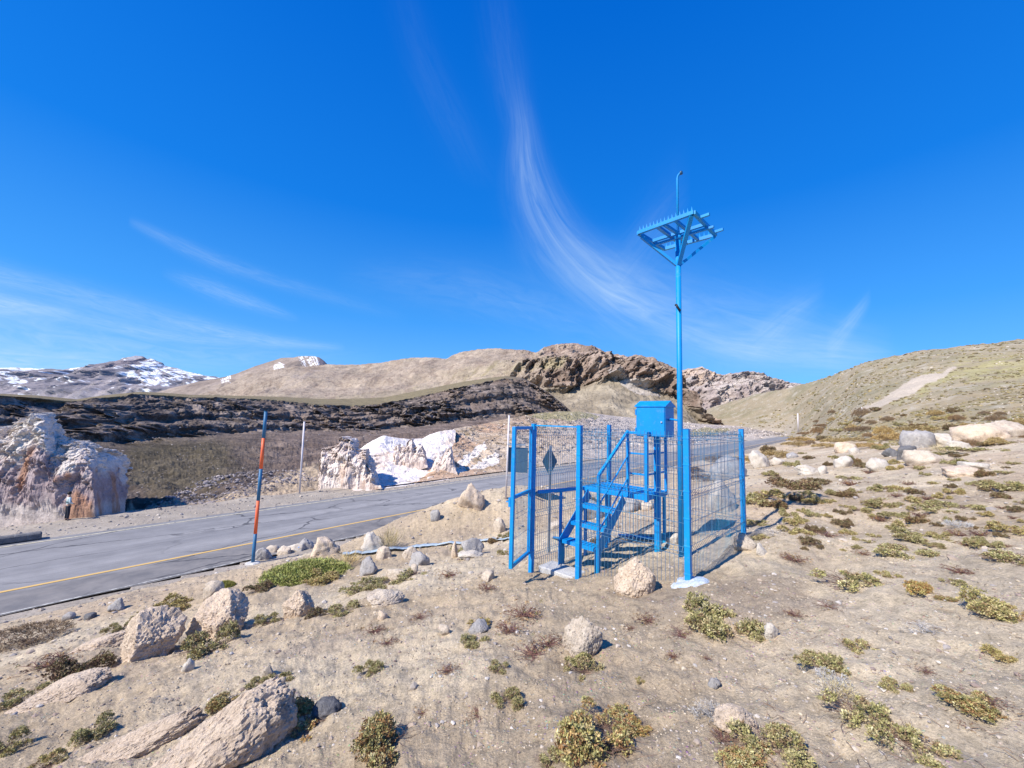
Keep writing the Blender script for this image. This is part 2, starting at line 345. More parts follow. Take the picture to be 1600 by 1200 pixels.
def ground():
    nc, nr = 1500, 640
    az = np.radians(np.linspace(-78, 78, nc)); rr = np.concatenate([np.exp(np.linspace(math.log(.35), math.log(60), 430)), np.exp(np.linspace(math.log(60.6), math.log(900), nr-430))])
    X = rr[:, None]*np.sin(az)[None]; Y = rr[:, None]*np.cos(az)[None]; Z = zg(X, Y)
    P = np.stack([X, Y, Z], -1).reshape(-1, 3); x, y = P[:, 0], P[:, 1]; s = road_s(x, y); r = np.hypot(x, y)
    ppx, ppy = unproject(P); Q = xyz(x, y, 0)
    dirt = np.array([.475, .375, .255]); pale = np.array([.58, .48, .34]); pink = np.array([.49, .375, .26]); grey = np.array([.34, .305, .265])
    c = mixc(dirt, pale, sstep(-.35, .5, fbm(Q, .35, 4, off=11)))
    c = mixc(c, np.broadcast_to(pink, c.shape), .7*sstep(.05, .6, fbm(Q, .22, 3, off=12)))
    c = mixc(c, np.broadcast_to([.34, .27, .205], c.shape), .5*sstep(.25, .7, fbm(Q, .9, 4, off=21)))
    # gravel verge by the asphalt
    g = sstep(-5.5, -3.2, s)*(1-sstep(13, 17, s)); c = mixc(c, np.broadcast_to(grey, c.shape), g*.75)
    # hillside: dry scrubby green-brown with bare pale scree
    u = x/np.maximum(y, 1); d0 = np.interp(u, HU, HD0); hf = sstep(.75, 1.5, y/d0)*(u > .3)
    n1 = fbm(Q, .03, 4, off=13); n2 = fbm(Q, .15, 4, off=14)
    h = mixc([.345, .285, .19], [.27, .235, .145], sstep(-.4, .5, n1+.5*n2))
    h = mixc(h, np.broadcast_to([.47, .42, .34], h.shape), .6*sstep(.1, .7, n2))
    c = mixc(c, h, hf)
    wob = 14*fbm(xyz(ppx, ppy, 0), .03, 3, off=31); wy = 5*fbm(xyz(ppx, ppy, 3), .05, 3, off=32)
    gr = spoly(ppx+wob*1.6, ppy+wy, [(1470, 575), (1500, 562), (1560, 556), (1640, 556), (1640, 592), (1560, 600), (1500, 590), (1450, 615), (1380, 637), (1345, 645), (1390, 620), (1440, 600)], 14)*sstep(-.5, .2, n2)
    c = mixc(c, np.broadcast_to([.38, .335, .14], c.shape), .7*gr*(y > 30))
    scree = in_poly(ppx+.3*wob, ppy+.5*wy, [(1332, 646), (1360, 632), (1385, 620), (1402, 606), (1425, 592), (1452, 584), (1470, 583), (1488, 572), (1496, 573), (1470, 592), (1440, 605), (1420, 618), (1395, 627), (1370, 640)])
    c = mixc(c, np.broadcast_to([.52, .44, .345], c.shape), .95*scree*(y > 30))
    br = spoly(ppx+wob, ppy+wy, [(1330, 665), (1370, 648), (1430, 634), (1520, 615), (1640, 605), (1640, 672), (1500, 676), (1420, 680)], 14)
    c = mixc(c, np.broadcast_to([.35, .27, .15], c.shape), .55*br*sstep(-.3, .3, fbm(Q, .5, 3, off=15)))
    flat = (u < .8)*sstep(60, 140, y)*(s > 8); c = mixc(c, np.broadcast_to([.50, .44, .375], c.shape), .7*flat*(1-hf))
    m, nt, b = new_mat('ground_soil'); t = NT(nt); co = t.coord(); col = t.attr()
    n0 = t.noise(co, .8, 6, .6); n1_ = t.noise(co, 9, 8, .7); n2_ = t.noise(co, 60, 5, .75); n3 = t.noise(co, .06, 8, .7)
    col = t.mix(1., col, t.ramp(n0, [(.3, .84), (.7, 1.12)]), 'MULTIPLY')
    col = t.mix(1., col, t.ramp(n1_, [(.3, .66), (.5, 1.), (.7, 1.2)]), 'MULTIPLY')
    col = t.mix(1., col, t.ramp(n2_, [(.3, .62), (.5, 1.), (.7, 1.28)]), 'MULTIPLY')
    col = t.mix(1., col, t.ramp(n3, [(.3, .85), (.7, 1.12)]), 'MULTIPLY')
    gv = t.nt.nodes.new('ShaderNodeTexVoronoi'); gv.inputs['Scale'].default_value = 38; gv.inputs['Randomness'].default_value = 1; t.L.new(co, gv.inputs['Vector'])
    peb = t.math('MULTIPLY', t.ramp(gv.outputs['Distance'], [(.20, 1.), (.30, 0.)]), t.ramp(t.noise(co, 3.1, 4), [(.5, 0.), (.6, 1.)]))
    col = t.mix(t.math('MULTIPLY', peb, .55), col, t.mix(.5, gv.outputs['Color'], (.36, .33, .30)))
    nt.links.new(col, b.inputs['Base Color']); b.inputs['Roughness'].default_value = .97; b.inputs['Specular IOR Level'].default_value = .1
    b1 = t.bump(t.noise(co, 2.2, 9, .7), .45, .06); b2 = t.bump(n1_, .8, .035, b1)
    b3 = t.bump(t.math('ADD', n2_, t.math('MULTIPLY', peb, .5)), .9, .012, b2); nt.links.new(b3, b.inputs['Normal'])
    tag(mesh_np('ground', P, gridq(nr, nc)[:, ::-1], m, c), kind='structure')
ground()
# ------------------------------------------------------------------ road
def strip(name, s0, s1, z, mat, a0=-60, a1=283, ns=2, na=400, wob=0.0):
    A = np.linspace(a0, a1, na); Sv = np.linspace(s0, s1, ns)
    o = np.array([0, RY]); al = np.array([1, RS])/RN; nn = np.array([-RS, 1])/RN
    a = A[:, None]+0*Sv[None]; s = Sv[None]+0*a
    if wob: e = (fbm(xyz(A, 0, 0), .5, 4, off=41)*wob)[:, None]; s = s+e*(1 if s0 > 5 else 1)*(np.arange(ns)[None] == (0 if s0 < 0 else ns-1))
    X = o[0]+al[0]*a+nn[0]*s; Y = o[1]+al[1]*a+nn[1]*s
    V = np.stack([X, Y, np.full_like(X, z)], -1).reshape(-1, 3)
    return tag(mesh_np(name, V, gridq(na, ns)[:, ::-1], mat), kind='structure')
def mat_asphalt():
    m, nt, b = new_mat('asphalt'); t = NT(nt); co = t.coord()
    r = nt.nodes.new('ShaderNodeMapping'); r.inputs['Rotation'].default_value = (0, 0, -math.atan2(RS, 1)); nt.links.new(co, r.inputs['Vector']); rv = r.outputs[0]
    lane = t.noise(t.scalev(rv, (.03, .9, 1)), 1.3, 5, .6); n1 = t.noise(co, 1.1, 8, .65); n2 = t.noise(co, 45, 4, .7)
    col = t.mix(t.ramp(lane, [(.35, 0.), (.65, 1.)]), (.205, .20, .20), (.285, .275, .268))
    col = t.mix(1., col, t.ramp(n1, [(.3, .86), (.7, 1.12)]), 'MULTIPLY'); col = t.mix(1., col, t.ramp(n2, [(.3, .8), (.7, 1.2)]), 'MULTIPLY')
    # the near shoulder is darker and dusty
    sep = nt.nodes.new('ShaderNodeSeparateXYZ'); nt.links.new(rv, sep.inputs[0])
    sh = t.ramp(t.math('ADD', sep.outputs[1], t.math('MULTIPLY', t.math('SUBTRACT', t.noise(co, .9, 5), .5), .5)), [(0., 0.), (1., 1.)])
    sm = t.math('SUBTRACT', sep.outputs[1], RY/RN)
    sm = t.math('ADD', sm, t.math('MULTIPLY', t.math('SUBTRACT', t.noise(co, .7, 6), .5), .9))
    shm = t.ramp(t.math('MULTIPLY', sm, -1.), [(.05, 0.), (.35, .75)])
    col = t.mix(shm, col, t.mix(t.ramp(n1, [(.35, 0.), (.7, 1.)]), (.12, .115, .115), (.25, .225, .20)))
    # cracks, mostly running with the road
    wv = nt.nodes.new('ShaderNodeVectorMath'); wv.operation = 'ADD'; ns = nt.nodes.new('ShaderNodeTexNoise'); ns.inputs['Scale'].default_value = .8; ns.inputs['Detail'].default_value = 6; nt.links.new(rv, ns.inputs['Vector'])
    nt.links.new(t.scalev(rv, (.22, .55, 1)), wv.inputs[0]); nt.links.new(t.mix(.5, ns.outputs['Color'], 0.0), wv.inputs[1])
    v = nt.nodes.new('ShaderNodeTexVoronoi'); v.feature = 'DISTANCE_TO_EDGE'; v.inputs['Scale'].default_value = .75; nt.links.new(wv.outputs[0], v.inputs['Vector'])
    cr = t.math('MULTIPLY', t.ramp(v.outputs['Distance'], [(.008, 1.), (.022, 0.)]), t.ramp(t.noise(co, .12, 3), [(.40, 0.), (.50, 1.)]))
    col = t.mix(t.math('MULTIPLY', cr, .8), col, (.05, .05, .055))
    nt.links.new(col, b.inputs['Base Color']); b.inputs['Roughness'].default_value = .85; b.inputs['Specular IOR Level'].default_value = .3
    nt.links.new(t.bump(t.math('SUBTRACT', n2, cr), .4, .01), b.inputs['Normal']); return m
def mat_paint_line(name, c, wear=.45):
    m, nt, b = new_mat(name); t = NT(nt); co = t.coord()
    w = t.ramp(t.noise(co, 6, 8, .75), [(wear, 0.), (wear+.12, 1.)])
    col = t.mix(w, (.22, .215, .21), c); nt.links.new(col, b.inputs['Base Color']); b.inputs['Roughness'].default_value = .8; return m
strip('road', -2.5, 7.75, ROADZ, mat_asphalt(), ns=6, wob=.12)
strip('road_marking', -.09, .09, ROADZ+.012, mat_paint_line('yellow_line_paint', (.62, .40, .13), .3))
strip('road_marking', 6.98, 7.12, ROADZ+.012, mat_paint_line('pale_line_paint', (.60, .54, .38), .38))
strip('road_marking', -2.42, -2.33, ROADZ+.012, mat_paint_line('white_line_paint', (.55, .53, .48), .45))
# ------------------------------------------------------------------ far relief as contour sheets
def rowi(row, PX):
    r = sorted(row); xs = [p[0] for p in r]
    return np.interp(PX, xs, [p[1] for p in r]), np.exp(np.interp(PX, xs, [math.log(p[2]) for p in r]))
def sheet(name, rows, px0, px1, nc, sub, mat, disp, colf, kind='structure', drop=None, depthf=None):
    """rows from foot to crest, each a list of (px, py, depth): contours of real relief at their own distance"""
    PX = np.linspace(px0, px1, nc); R = [rowi(r, PX) for r in rows]; PYs = []; Ds = []; T = []
    for i in range(len(R)-1):
        n = sub[i] if hasattr(sub, '__len__') else sub
        for k in range(n):
            t = k/n; PYs.append(R[i][0]*(1-t)+R[i+1][0]*t); td = t if depthf is None else depthf(i, t)
            Ds.append(np.exp(np.log(R[i][1])*(1-td)+np.log(R[i+1][1])*td)); T.append(i+t)
    PYs.append(R[-1][0]); Ds.append(R[-1][1]); T.append(len(R)-1.)
    PY = np.array(PYs); D = np.array(Ds); Tt = np.array(T)[:, None]+0*PY; PXX = PX[None]+0*PY
    P = pt(PXX.ravel(), PY.ravel(), D.ravel())
    P = P+disp(P, Tt.ravel(), PXX.ravel(), PY.ravel())
    C = colf(P, Tt.ravel(), PXX.ravel(), PY.ravel()); nr = len(PY)
    # the far side, falling away behind the crest
    G = P.reshape(nr, nc, 3); Cg = C.reshape(nr, nc, 3); back = []; bc = []
    for k in range(1, 7):
        q = G[-1].copy(); q[:, :2] *= 1+.05*k; q[:, 2] = q[:, 2]-(drop or .04)*k*k*.25*q[:, 1]; back.append(q); bc.append(Cg[-1])
    G = np.concatenate([G, np.array(back)]); Cg = np.concatenate([Cg, np.array(bc)])
    return tag(mesh_np(name, G.reshape(-1, 3), gridq(nr+6, nc)[:, ::-1], mat, Cg.reshape(-1, 3)), kind=kind)
V3 = lambda a, b, c: np.stack([a, b, c], -1)
def T3(c, n): return np.broadcast_to(np.asarray(c, float), (n, 3))
# snow-streaked mountain far left
def s1():
    cr = [(-400, 600), (-200, 590), (0, 579), (28, 575), (60, 577), (108, 578), (150, 573), (185, 567), (203, 561), (212, 557), (224, 556.5), (229, 561), (236, 560), (246, 564), (256, 567), (264, 573), (280, 576), (300, 582), (330, 588), (400, 600), (520, 630)]
    rows = [[(-400, 660, 3600), (520, 660, 3600)], [(-400, 632, 4300), (0, 615, 4300), (160, 612, 4300), (300, 612, 4300), (520, 640, 4300)], [(a, b, 6200) for a, b in cr]]
    def disp(P, t, px, py):
        k = np.minimum(t/2, 1)
        r = ridged(P*[1, .35, 1.2], .0016, 6, .55, off=2)
        return V3(0*r, -r*230*k*(1-.75*sstep(.9, 1., k)), (r-.8)*42*k*(1-.93*sstep(.75, 1, k))+9*fbm(P, .008, 4, off=4)*sstep(.9, 1, k))
    def colf(P, t, px, py):
        n = len(P); c = mixc([.205, .19, .205], [.28, .25, .255], sstep(-.4, .4, fbm(P, .0018, 4, off=6)))
        st = fbm(V3(px*.9+py*1.9, (py-.45*px)*.9, 0*px), .045, 5, .6, off=9)
        st = .6*st+.5*fbm(V3(px+py*3.2, (py-.35*px)*2.6, 0*px), .05, 4, .6, off=10); sn = sstep(.18, .34, st+.42*sstep(150, 0, px)*sstep(612, 590, py)-.3*sstep(598, 620, py)-.12*sstep(250, 190, px)*sstep(80, 130, px))
        east = in_poly(px+3*st, py+2*st, [(236, 560), (262, 572), (335, 588), (300, 592), (262, 606), (238, 606), (233, 585)])
        sn = np.maximum(sn*.9, east*sstep(-.15, .12, fbm(V3(px+py*.8, py*1.2-px*.5, 0*px), .16, 5, .65, off=12)))
        pk = in_poly(px, py, [(205, 562), (216, 555), (231, 557), (228, 572), (195, 585)])
        c = mixc(c, T3([.19, .15, .16], n), pk*.5)
        return mixc(c, T3([.84, .86, .90], n), sn*(1-pk*.7))
    sheet('snow_mountain', rows, -400, 520, 720, [30, 150], mat_terrain('far_mountain', (.004, .03), .25, (.6, 25.)), disp, colf, drop=.05)
s1()
def s2():
    cr = [(150, 650), (200, 628), (240, 613), (300, 599), (350, 589), (375, 583), (400, 572), (420, 566), (440, 560), (460, 559), (468, 557), (492, 557), (500, 559), (507, 564), (514, 571), (560, 590), (640, 620)]
    rows = [[(150, 665, 2600), (640, 665, 2600)], [(a, b, 4200) for a, b in cr]]
    def disp(P, t, px, py):
        r = ridged(P*[1, .5, 1.2], .002, 5, .5, off=22); k = t*(1-.8*sstep(.85, 1, t)); return V3(0*r, -r*60*k, (r-.7)*14*k)
    def colf(P, t, px, py):
        n = len(P); c = mixc([.245, .195, .16], [.31, .25, .205], sstep(-.4, .4, fbm(P, .002, 4, off=26)))
        w = 4*fbm(V3(px, py, 0*px), .08, 4, off=27)
        a = in_poly(px+w, py+w*.5, [(430, 572), (440, 567), (452, 573), (448, 581), (432, 580)]) | in_poly(px+w*.5, py, [(466, 556), (494, 556), (503, 573), (474, 573)]) & (fbm(V3(px-py*.55, py*.05, 0*px), .33, 3, off=29)-.02*(py-556) > -.22)
        a = a | (in_poly(px+w, py+w, [(345, 592), (362, 588), (366, 598), (352, 600)]))
        c = mixc(c, T3([.20, .165, .18], n), .8*in_poly(px, py, [(495, 556), (516, 571), (508, 575), (492, 562)]))
        return mixc(c, T3([.80, .81, .85], n), a*.9*sstep(-.25, .1, fbm(V3(px, py*1.6, 0*px), .28, 4, .6, off=30)))
    sheet('snow_mountain', rows, 150, 640, 520, [150], mat_terrain('second_mountain', (.006, .04), .25, (.6, 14.)), disp, colf)
s2()
# pale rocky range behind the mast
def s5():
    cr = [(980, 610), (1040, 588), (1060, 580), (1072, 577), (1090, 576), (1103, 579), (1115, 586), (1128, 586), (1150, 584), (1165, 586), (1185, 592), (1210, 597), (1240, 602), (1300, 615), (1400, 640)]
    rows = [[(980, 672, 700), (1400, 672, 700)], [(980, 640, 1150), (1400, 640, 1150)], [(980, 622, 1250), (1080, 605, 1300), (1150, 602, 1300), (1240, 615, 1300), (1400, 642, 1250)], [(a, b, 1600) for a, b in cr]]
    def disp(P, t, px, py):
        r = ridged(P*[1, .6, .35], .010, 6, .58, off=32); k = sstep(.6, 1.6, t)*(1-.7*sstep(2.8, 3, t))
        return V3(0*r, -r*45*k, (r-.8)*9*k+5*fbm(P, .03, 4, off=33)*k)
    def colf(P, t, px, py):
        n = len(P); c = mixc([.34, .28, .25], [.45, .39, .345], sstep(-.3, .4, fbm(P*[1, 1, .4], .02, 5, .6, off=34)))
        c = mixc(c, T3([.50, .38, .29], n), .8*in_poly(px, py, [(1050, 590), (1062, 574), (1100, 574), (1118, 588), (1085, 605)]))
        c = mixc(c, T3([.27, .22, .21], n), .6*sstep(.15, .4, fbm(P*[1, 1, .3], .05, 4, off=36))*sstep(.8, 1.2, t))
        return c
    sheet('mountain', rows, 980, 1400, 560, [40, 70, 90], mat_terrain('pale_range', (.02, .12), .3, (.9, 6.)), disp, colf)
s5()
# tan ridge with the rocky summit
def s3():
    cr = [(180, 665), (250, 640), (310, 624), (332, 616), (350, 607), (362, 600), (385, 586), (405, 583), (430, 577), (462, 572), (480, 573), (510, 571), (550, 569), (592, 566), (625, 560), (645, 557), (665, 557), (695, 560), (717, 550), (730, 548), (745, 545), (775, 544), (800, 547), (826, 549), (837, 551), (846, 546), (855, 542), (875, 537), (892, 537), (905, 540), (912, 542), (925, 543), (937, 546), (950, 554), (962, 556), (975, 560), (990, 558), (1000, 559), (1012, 565), (1025, 569), (1040, 571), (1055, 577), (1063, 592), (1072, 615), (1090, 645), (1130, 668)]
    dc = lambda a: np.interp(a, [180, 500, 850, 1060, 1130], [800, 950, 640, 560, 520])
    fl = [(180, 672), (1000, 672), (1130, 674)]
    ct = [(180, 660), (400, 600), (600, 590), (760, 575), (850, 572), (880, 572), (905, 566), (925, 560), (950, 567), (1000, 575), (1040, 590), (1060, 610), (1080, 650), (1130, 671)]
    cb = [(180, 664), (400, 612), (600, 606), (760, 592), (800, 598), (850, 610), (880, 614), (905, 606), (925, 600), (950, 590), (985, 600), (1020, 612), (1045, 622), (1070, 640), (1090, 660), (1130, 672)]
    rows = [[(a, b, 330) for a, b in fl], [(a, b, dc(a)*.78) for a, b in cb], [(a, b, dc(a)*.82) for a, b in ct], [(a, b, float(dc(a))) for a, b in cr]]
    rocky = lambda px: sstep(760, 850, px)
    def disp(P, t, px, py):
        k = rocky(px)*sstep(.75, 1.1, t)*(1-.6*sstep(2.9, 3, t)); cl = rocky(px)*sstep(.85, 1.05, t)*(1-sstep(2.0, 2.5, t))
        r = ridged(P*[1, 1, .22], .022, 6, .55, off=42); r2 = fbm(P, .05, 5, .6, off=43)
        soft = fbm(P*[1, .6, 1], .006, 4, .5, off=44)
        return V3(3*r2*cl, -(r*7*k+r2*5*k+(r*15+r2*5)*cl)-25*soft*(1-rocky(px))*np.minimum(t, 1), r2*2.2*k+(r-.9)*1.6*k+(2.5*soft+(1-rocky(px))*(2.2*ridged(P*[1, .4, 1], .018, 5, .55, off=58)-1.5))*np.minimum(t, 1)*(1-sstep(2.85, 3, t)*.7)+.8*ridged(P, .05, 3, off=45)*sstep(.5, 1, t)+(1.6*ridged(P, .06, 4, .55, off=53)+1.2*fbm(P, .2, 3, off=54))*sstep(780, 840, px)*sstep(0, .2, t)*(1-sstep(.9, 1.1, t)))
    def colf(P, t, px, py):
        n = len(P); Z = 0*px
        tan = mixc([.26, .20, .15], [.345, .275, .205], sstep(-.4, .4, fbm(P, .012, 5, .6, off=46)))
        olive = mixc([.27, .225, .13], [.32, .27, .165], sstep(-.3, .3, fbm(P, .03, 3, off=47)))
        rock = mixc([.22, .16, .125], [.35, .27, .215], sstep(-.4, .45, fbm(P*[1, 1, .5], .05, 5, .65, off=48)))
        talus = mixc([.24, .20, .145], [.33, .28, .205], sstep(-.4, .4, fbm(P, .04, 5, .6, off=49)))
        c = tan; w = 10*fbm(V3(px, py, Z), .03, 4, off=50); w2 = 5*fbm(V3(px, py, Z), .06, 3, off=51)
        ol = spoly(px+w*2, py+w2, [(690, 592), (740, 580), (790, 572), (850, 570), (885, 560), (880, 580), (840, 588), (800, 592), (740, 600)], 12)
        c = mixc(c, olive, ol*.8)
        ol2 = sstep(3, -3, (np.interp(px, [400, 500, 560, 650, 700, 780], [618, 622, 620, 607, 598, 590])-py))
        c = mixc(c, olive, ol2*(px < 800)*.5)
        c = mixc(c, T3([.27, .225, .20], n), .7*in_poly(px+w, py+w2, [(400, 616), (445, 598), (490, 580), (505, 574), (490, 592), (460, 606), (430, 616)]))
        c = mixc(c, rock, rocky(px)*sstep(.85, 1.05, t)*(1-ol))
        c = mixc(c, talus, sstep(800, 840, px)*(1-sstep(.85, 1.1, t)))
        lt = in_poly(px+w2, py+w2*.5, [(940, 588), (955, 585), (1000, 606), (1035, 625), (1000, 622)])
        c = mixc(c, T3([.43, .385, .35], n), .8*lt)
        rs = sstep(.1, .35, fbm(P, .09, 5, .65, off=52))*(px < 830); c = mixc(c, T3([.24, .185, .145], n), .5*rs); gl = sstep(.45, .9, ridged(V3(px*1.0+py*.9, py*.22, Z), .045, 4, .6, off=56))*(px < 850)*sstep(.4, 1., t); c = mixc(c, T3([.38, .31, .24], n), .5*gl); return mixc(c, T3([.23, .175, .135], n), .6*sstep(.2, .5, fbm(V3(px, py*2.5, Z), .05, 5, .65, off=57))*(px < 850))
    sheet('rocky_mountain', rows, 180, 1130, 1250, [70, 60, 60], mat_terrain('tan_ridge', (.03, .16), .28, (.9, 3.5), spots=[(.22, .22, (.25, .21, .17), .5)]), disp, colf)
s3()
# dark canyon wall with bands of lava rock
def s_can():
    lip = [(-500, 612), (-200, 615), (0, 619), (60, 622), (120, 628), (160, 622), (220, 616), (260, 618), (300, 621), (360, 622), (400, 623), (440, 626), (500, 632), (550, 634), (600, 631), (650, 620), (700, 609), (725, 603), (760, 596), (790, 591), (815, 593), (835, 603), (860, 618), (880, 634), (910, 660), (960, 680)]
    dl = lambda a: float(np.interp(a, [-500, 0, 205, 400, 600, 800, 960], [46, 66, 92, 128, 175, 240, 280]))
    db = lambda a: 57/(1-1.2*(a-800)/620)
    base = [(a, 0, db(a)) for a in range(-500, 961, 20)]
    hz = lambda a: 655+.0262*(a-800)
    base = [(a, float(hz(a)+(6.9+(.9 if a < 560 else 0))/d*620), d) for a, _, d in base]
    mid = [(a, float(np.interp(a, [-500, 0, 205, 300, 400, 500, 600, 700, 800, 900, 960], [704, 696, 694, 682, 676, 674, 672, 660, 652, 670, 684])), dl(a)*.80) for a in range(-500, 961, 20)]
    up = [(a, float(np.interp(a, [x for x, _ in lip], [y for _, y in lip]))+float(np.interp(a, [-500, 200, 300, 600, 800, 960], [26, 26, 18, 16, 14, 8])), dl(a)*.92) for a in range(-500, 961, 20)]
    rows = [base, mid, up, [(a, b, dl(a)) for a, b in lip], [(a, b-float(np.interp(a, [-500, 400, 550, 700, 800, 960], [4, 4, 11, 8, 3, 2])), dl(a)*1.5) for a, b in lip]]
    def df(i, t):
        if i == 0: return t**1.15
        if i == 1: return t+.11*math.sin(2*math.pi*2*t)/1.0*.9
        if i == 2: return t+.14*math.sin(2*math.pi*1*t+math.pi)
        return t
    def disp(P, t, px, py):
        k = sstep(.8, 1.15, t)*(1-sstep(2.9, 3.05, t)); a = np.interp(px, [-500, 0, 400, 960], [1.3, 1.3, 1.7, 2.2])
        r = ridged(P*[1, 1, .9], .075, 5, .55, off=62); r2 = fbm(P*[1, 1, 1.3], .28, 4, .6, off=63)
        st = np.abs(((P[:, 2]*.55+1.3*fbm(P, .06, 3, off=64)) % 1)-.5)*2          # ledges
        low = (fbm(P, .25, 5, .65, off=65)+.5*ridged(P*[1, .4, 1], .12, 3, off=79)-.4)*(1-sstep(.8, 1, t))
        return V3(.6*r2*k, -(r*1.7+r2*1.1+st*.8)*a*k*(.25+1.0*sstep(-.25, .4, fbm(P, .035, 3, off=70))), .5*r2*k+.28*low*a)
    def colf(P, t, px, py):
        n = len(P); Z = 0*px
        talus = mixc([.072, .057, .045], [.115, .092, .072], sstep(-.4, .4, fbm(P, .07, 5, .6, off=66)))
        purple = mixc([.135, .10, .082], [.20, .152, .125], sstep(-.4, .4, fbm(P, .1, 4, .6, off=67)))
        talus = mixc(talus, purple, np.clip(sstep(330, 480, px)+.5*sstep(.1, .5, fbm(P, .04, 3, off=71)), 0, 1))
        rock = mixc([.095, .076, .066], [.26, .21, .178], sstep(-.35, .55, fbm(P*[1, 1, 1.8], .22, 5, .65, off=68)))
        green = spoly(px+26*fbm(V3(px, py, Z), .02, 4, off=72), py+12*fbm(V3(px, py, Z), .03, 4, off=77), [(190, 700), (250, 684), (350, 676), (365, 740), (330, 770), (240, 785), (205, 740)], 22)
        c = mixc(talus, T3([.088, .074, .042], n), .55*green+.0*px)
        c = mixc(c, mixc([.15, .112, .09], [.22, .168, .135], sstep(-.4, .4, fbm(P, .2, 4, off=78))), sstep(.85, 1.1, t)*sstep(250, 420, px)); c = mixc(c, rock, sstep(.9, 1.12, t)*(1-.85*sstep(-.1, .4, fbm(P*[1, 1, 2.2], .05, 3, off=73))*sstep(200, 420, px))*(1-sstep(2.9, 3.05, t)))
        c = mixc(c, T3([.215, .175, .10], n), sstep(2.85, 3.0, t)*np.interp(px, [0, 600, 780, 820], [.8, 1, 1, .2]))
        w = 8*fbm(V3(px, py, Z), .05, 4, off=74)
        dry = spoly(px+w*1.6, py+w, [(200, 812), (205, 796), (380, 772), (405, 756), (440, 742), (500, 728), (520, 790)], 6)
        return mixc(c, T3([.44, .345, .24], n), .85*dry)
    sheet('canyon_cliff', rows, -500, 960, 1500, [110, 70, 50, 14], mat_terrain('lava_cliff', (.25, 1.4), .42, (1., .5), spots=[(1.6, .2, (.36, .31, .28), .45)]), disp, colf, depthf=df, drop=.01)
s_can()
# low bank across the road in the middle, with the pale scars
def s_mid():
    top = [(600, 765), (640, 755), (660, 730), (676, 706), (690, 688), (705, 673), (712, 669), (750, 664), (775, 658), (790, 655), (815, 650), (840, 646), (870, 643), (905, 643), (930, 646), (960, 650), (1000, 654), (1060, 659), (1100, 663), (1180, 667), (1300, 671)]
    hz = lambda a: 655+.0262*(a-800)
    db = lambda a: 50.5/max(.12, (1-1.2*(a-800)/620))
    base = [(a, float(hz(a)+6.47/db(a)*620), db(a)) for a in range(600, 1301, 10)]
    ty = lambda a: float(np.interp(a, [x for x, _ in top], [y for _, y in top]))
    dt = lambda a: max(db(a)*1.04, float(np.interp(a, [600, 700, 800, 900, 1000, 1100, 1200, 1300], [52, 68, 95, 150, 230, 330, 460, 500])))
    mid = [(a, b+(ty(a)-b)*.45, d*(dt(a)/d)**.35) for a, b, d in base]
    rows = [base, mid, [(a, ty(a), dt(a)) for a in range(600, 1301, 10)]]
    def disp(P, t, px, py):
        k = np.minimum(t*2, 1)*(1-.5*sstep(1.8, 2, t)); am = np.interp(px, [600, 800, 900, 1000, 1300], [.7, .7, .6, .8, 1.3])
        r = ridged(P*[1, 1, 1], .11, 5, .55, off=82); f = fbm(P, .4, 4, .6, off=83)
        return V3(.4*f*k, -am*(r*.8+f*.5)*k, am*k*(.14*(r-.7)+.16*f))
    def colf(P, t, px, py):
        n = len(P); Z = 0*px; c = mixc([.43, .315, .21], [.54, .43, .315], sstep(-.4, .4, fbm(P, .12, 5, .6, off=84)))
        c = mixc(c, T3([.30, .215, .12], n), .7*sstep(.1, .45, fbm(P, .25, 4, off=85))*sstep(900, 820, px)); c = mixc(c, T3([.46, .29, .19], n), .6*sstep(.0, .4, fbm(P, .1, 3, off=87))*sstep(850, 780, px))
        c = mixc(c, T3([.50, .44, .385], n), sstep(860, 960, px)*.8)
        w = 4*fbm(V3(px, py, Z), .07, 4, off=86)
        wh = in_poly(px+w, py+w*.6, [(708, 738), (722, 720), (745, 697), (757, 690), (760, 700), (742, 718), (726, 736)]) | in_poly(px+w, py+w*.6, [(734, 733), (755, 715), (775, 706), (782, 716), (770, 728)]) | in_poly(px+w, py, [(668, 690), (690, 674), (712, 669), (706, 684), (676, 712)]) | in_poly(px+w, py+w*.5, [(715, 734), (728, 712), (738, 706), (730, 736)])
        c = mixc(c, T3([.78, .69, .59], n), 1.*wh)
        gr = in_poly(px+3*w, py+w, [(825, 650), (860, 642), (905, 642), (935, 650), (900, 656), (850, 657)]) | in_poly(px+2*w, py+w*.5, [(1060, 678), (1090, 668), (1150, 671), (1120, 680), (1070, 684)])
        return mixc(c, T3([.34, .30, .14], n), .75*gr)
    sheet('hillside', rows, 600, 1300, 1000, [60, 60], mat_terrain('tan_bank', (.5, 3.), .35, (1., .3), spots=[(.9, .24, (.58, .53, .48), .6), (.5, .2, (.25, .2, .15), .5)]), disp, colf, drop=.004)
s_mid()
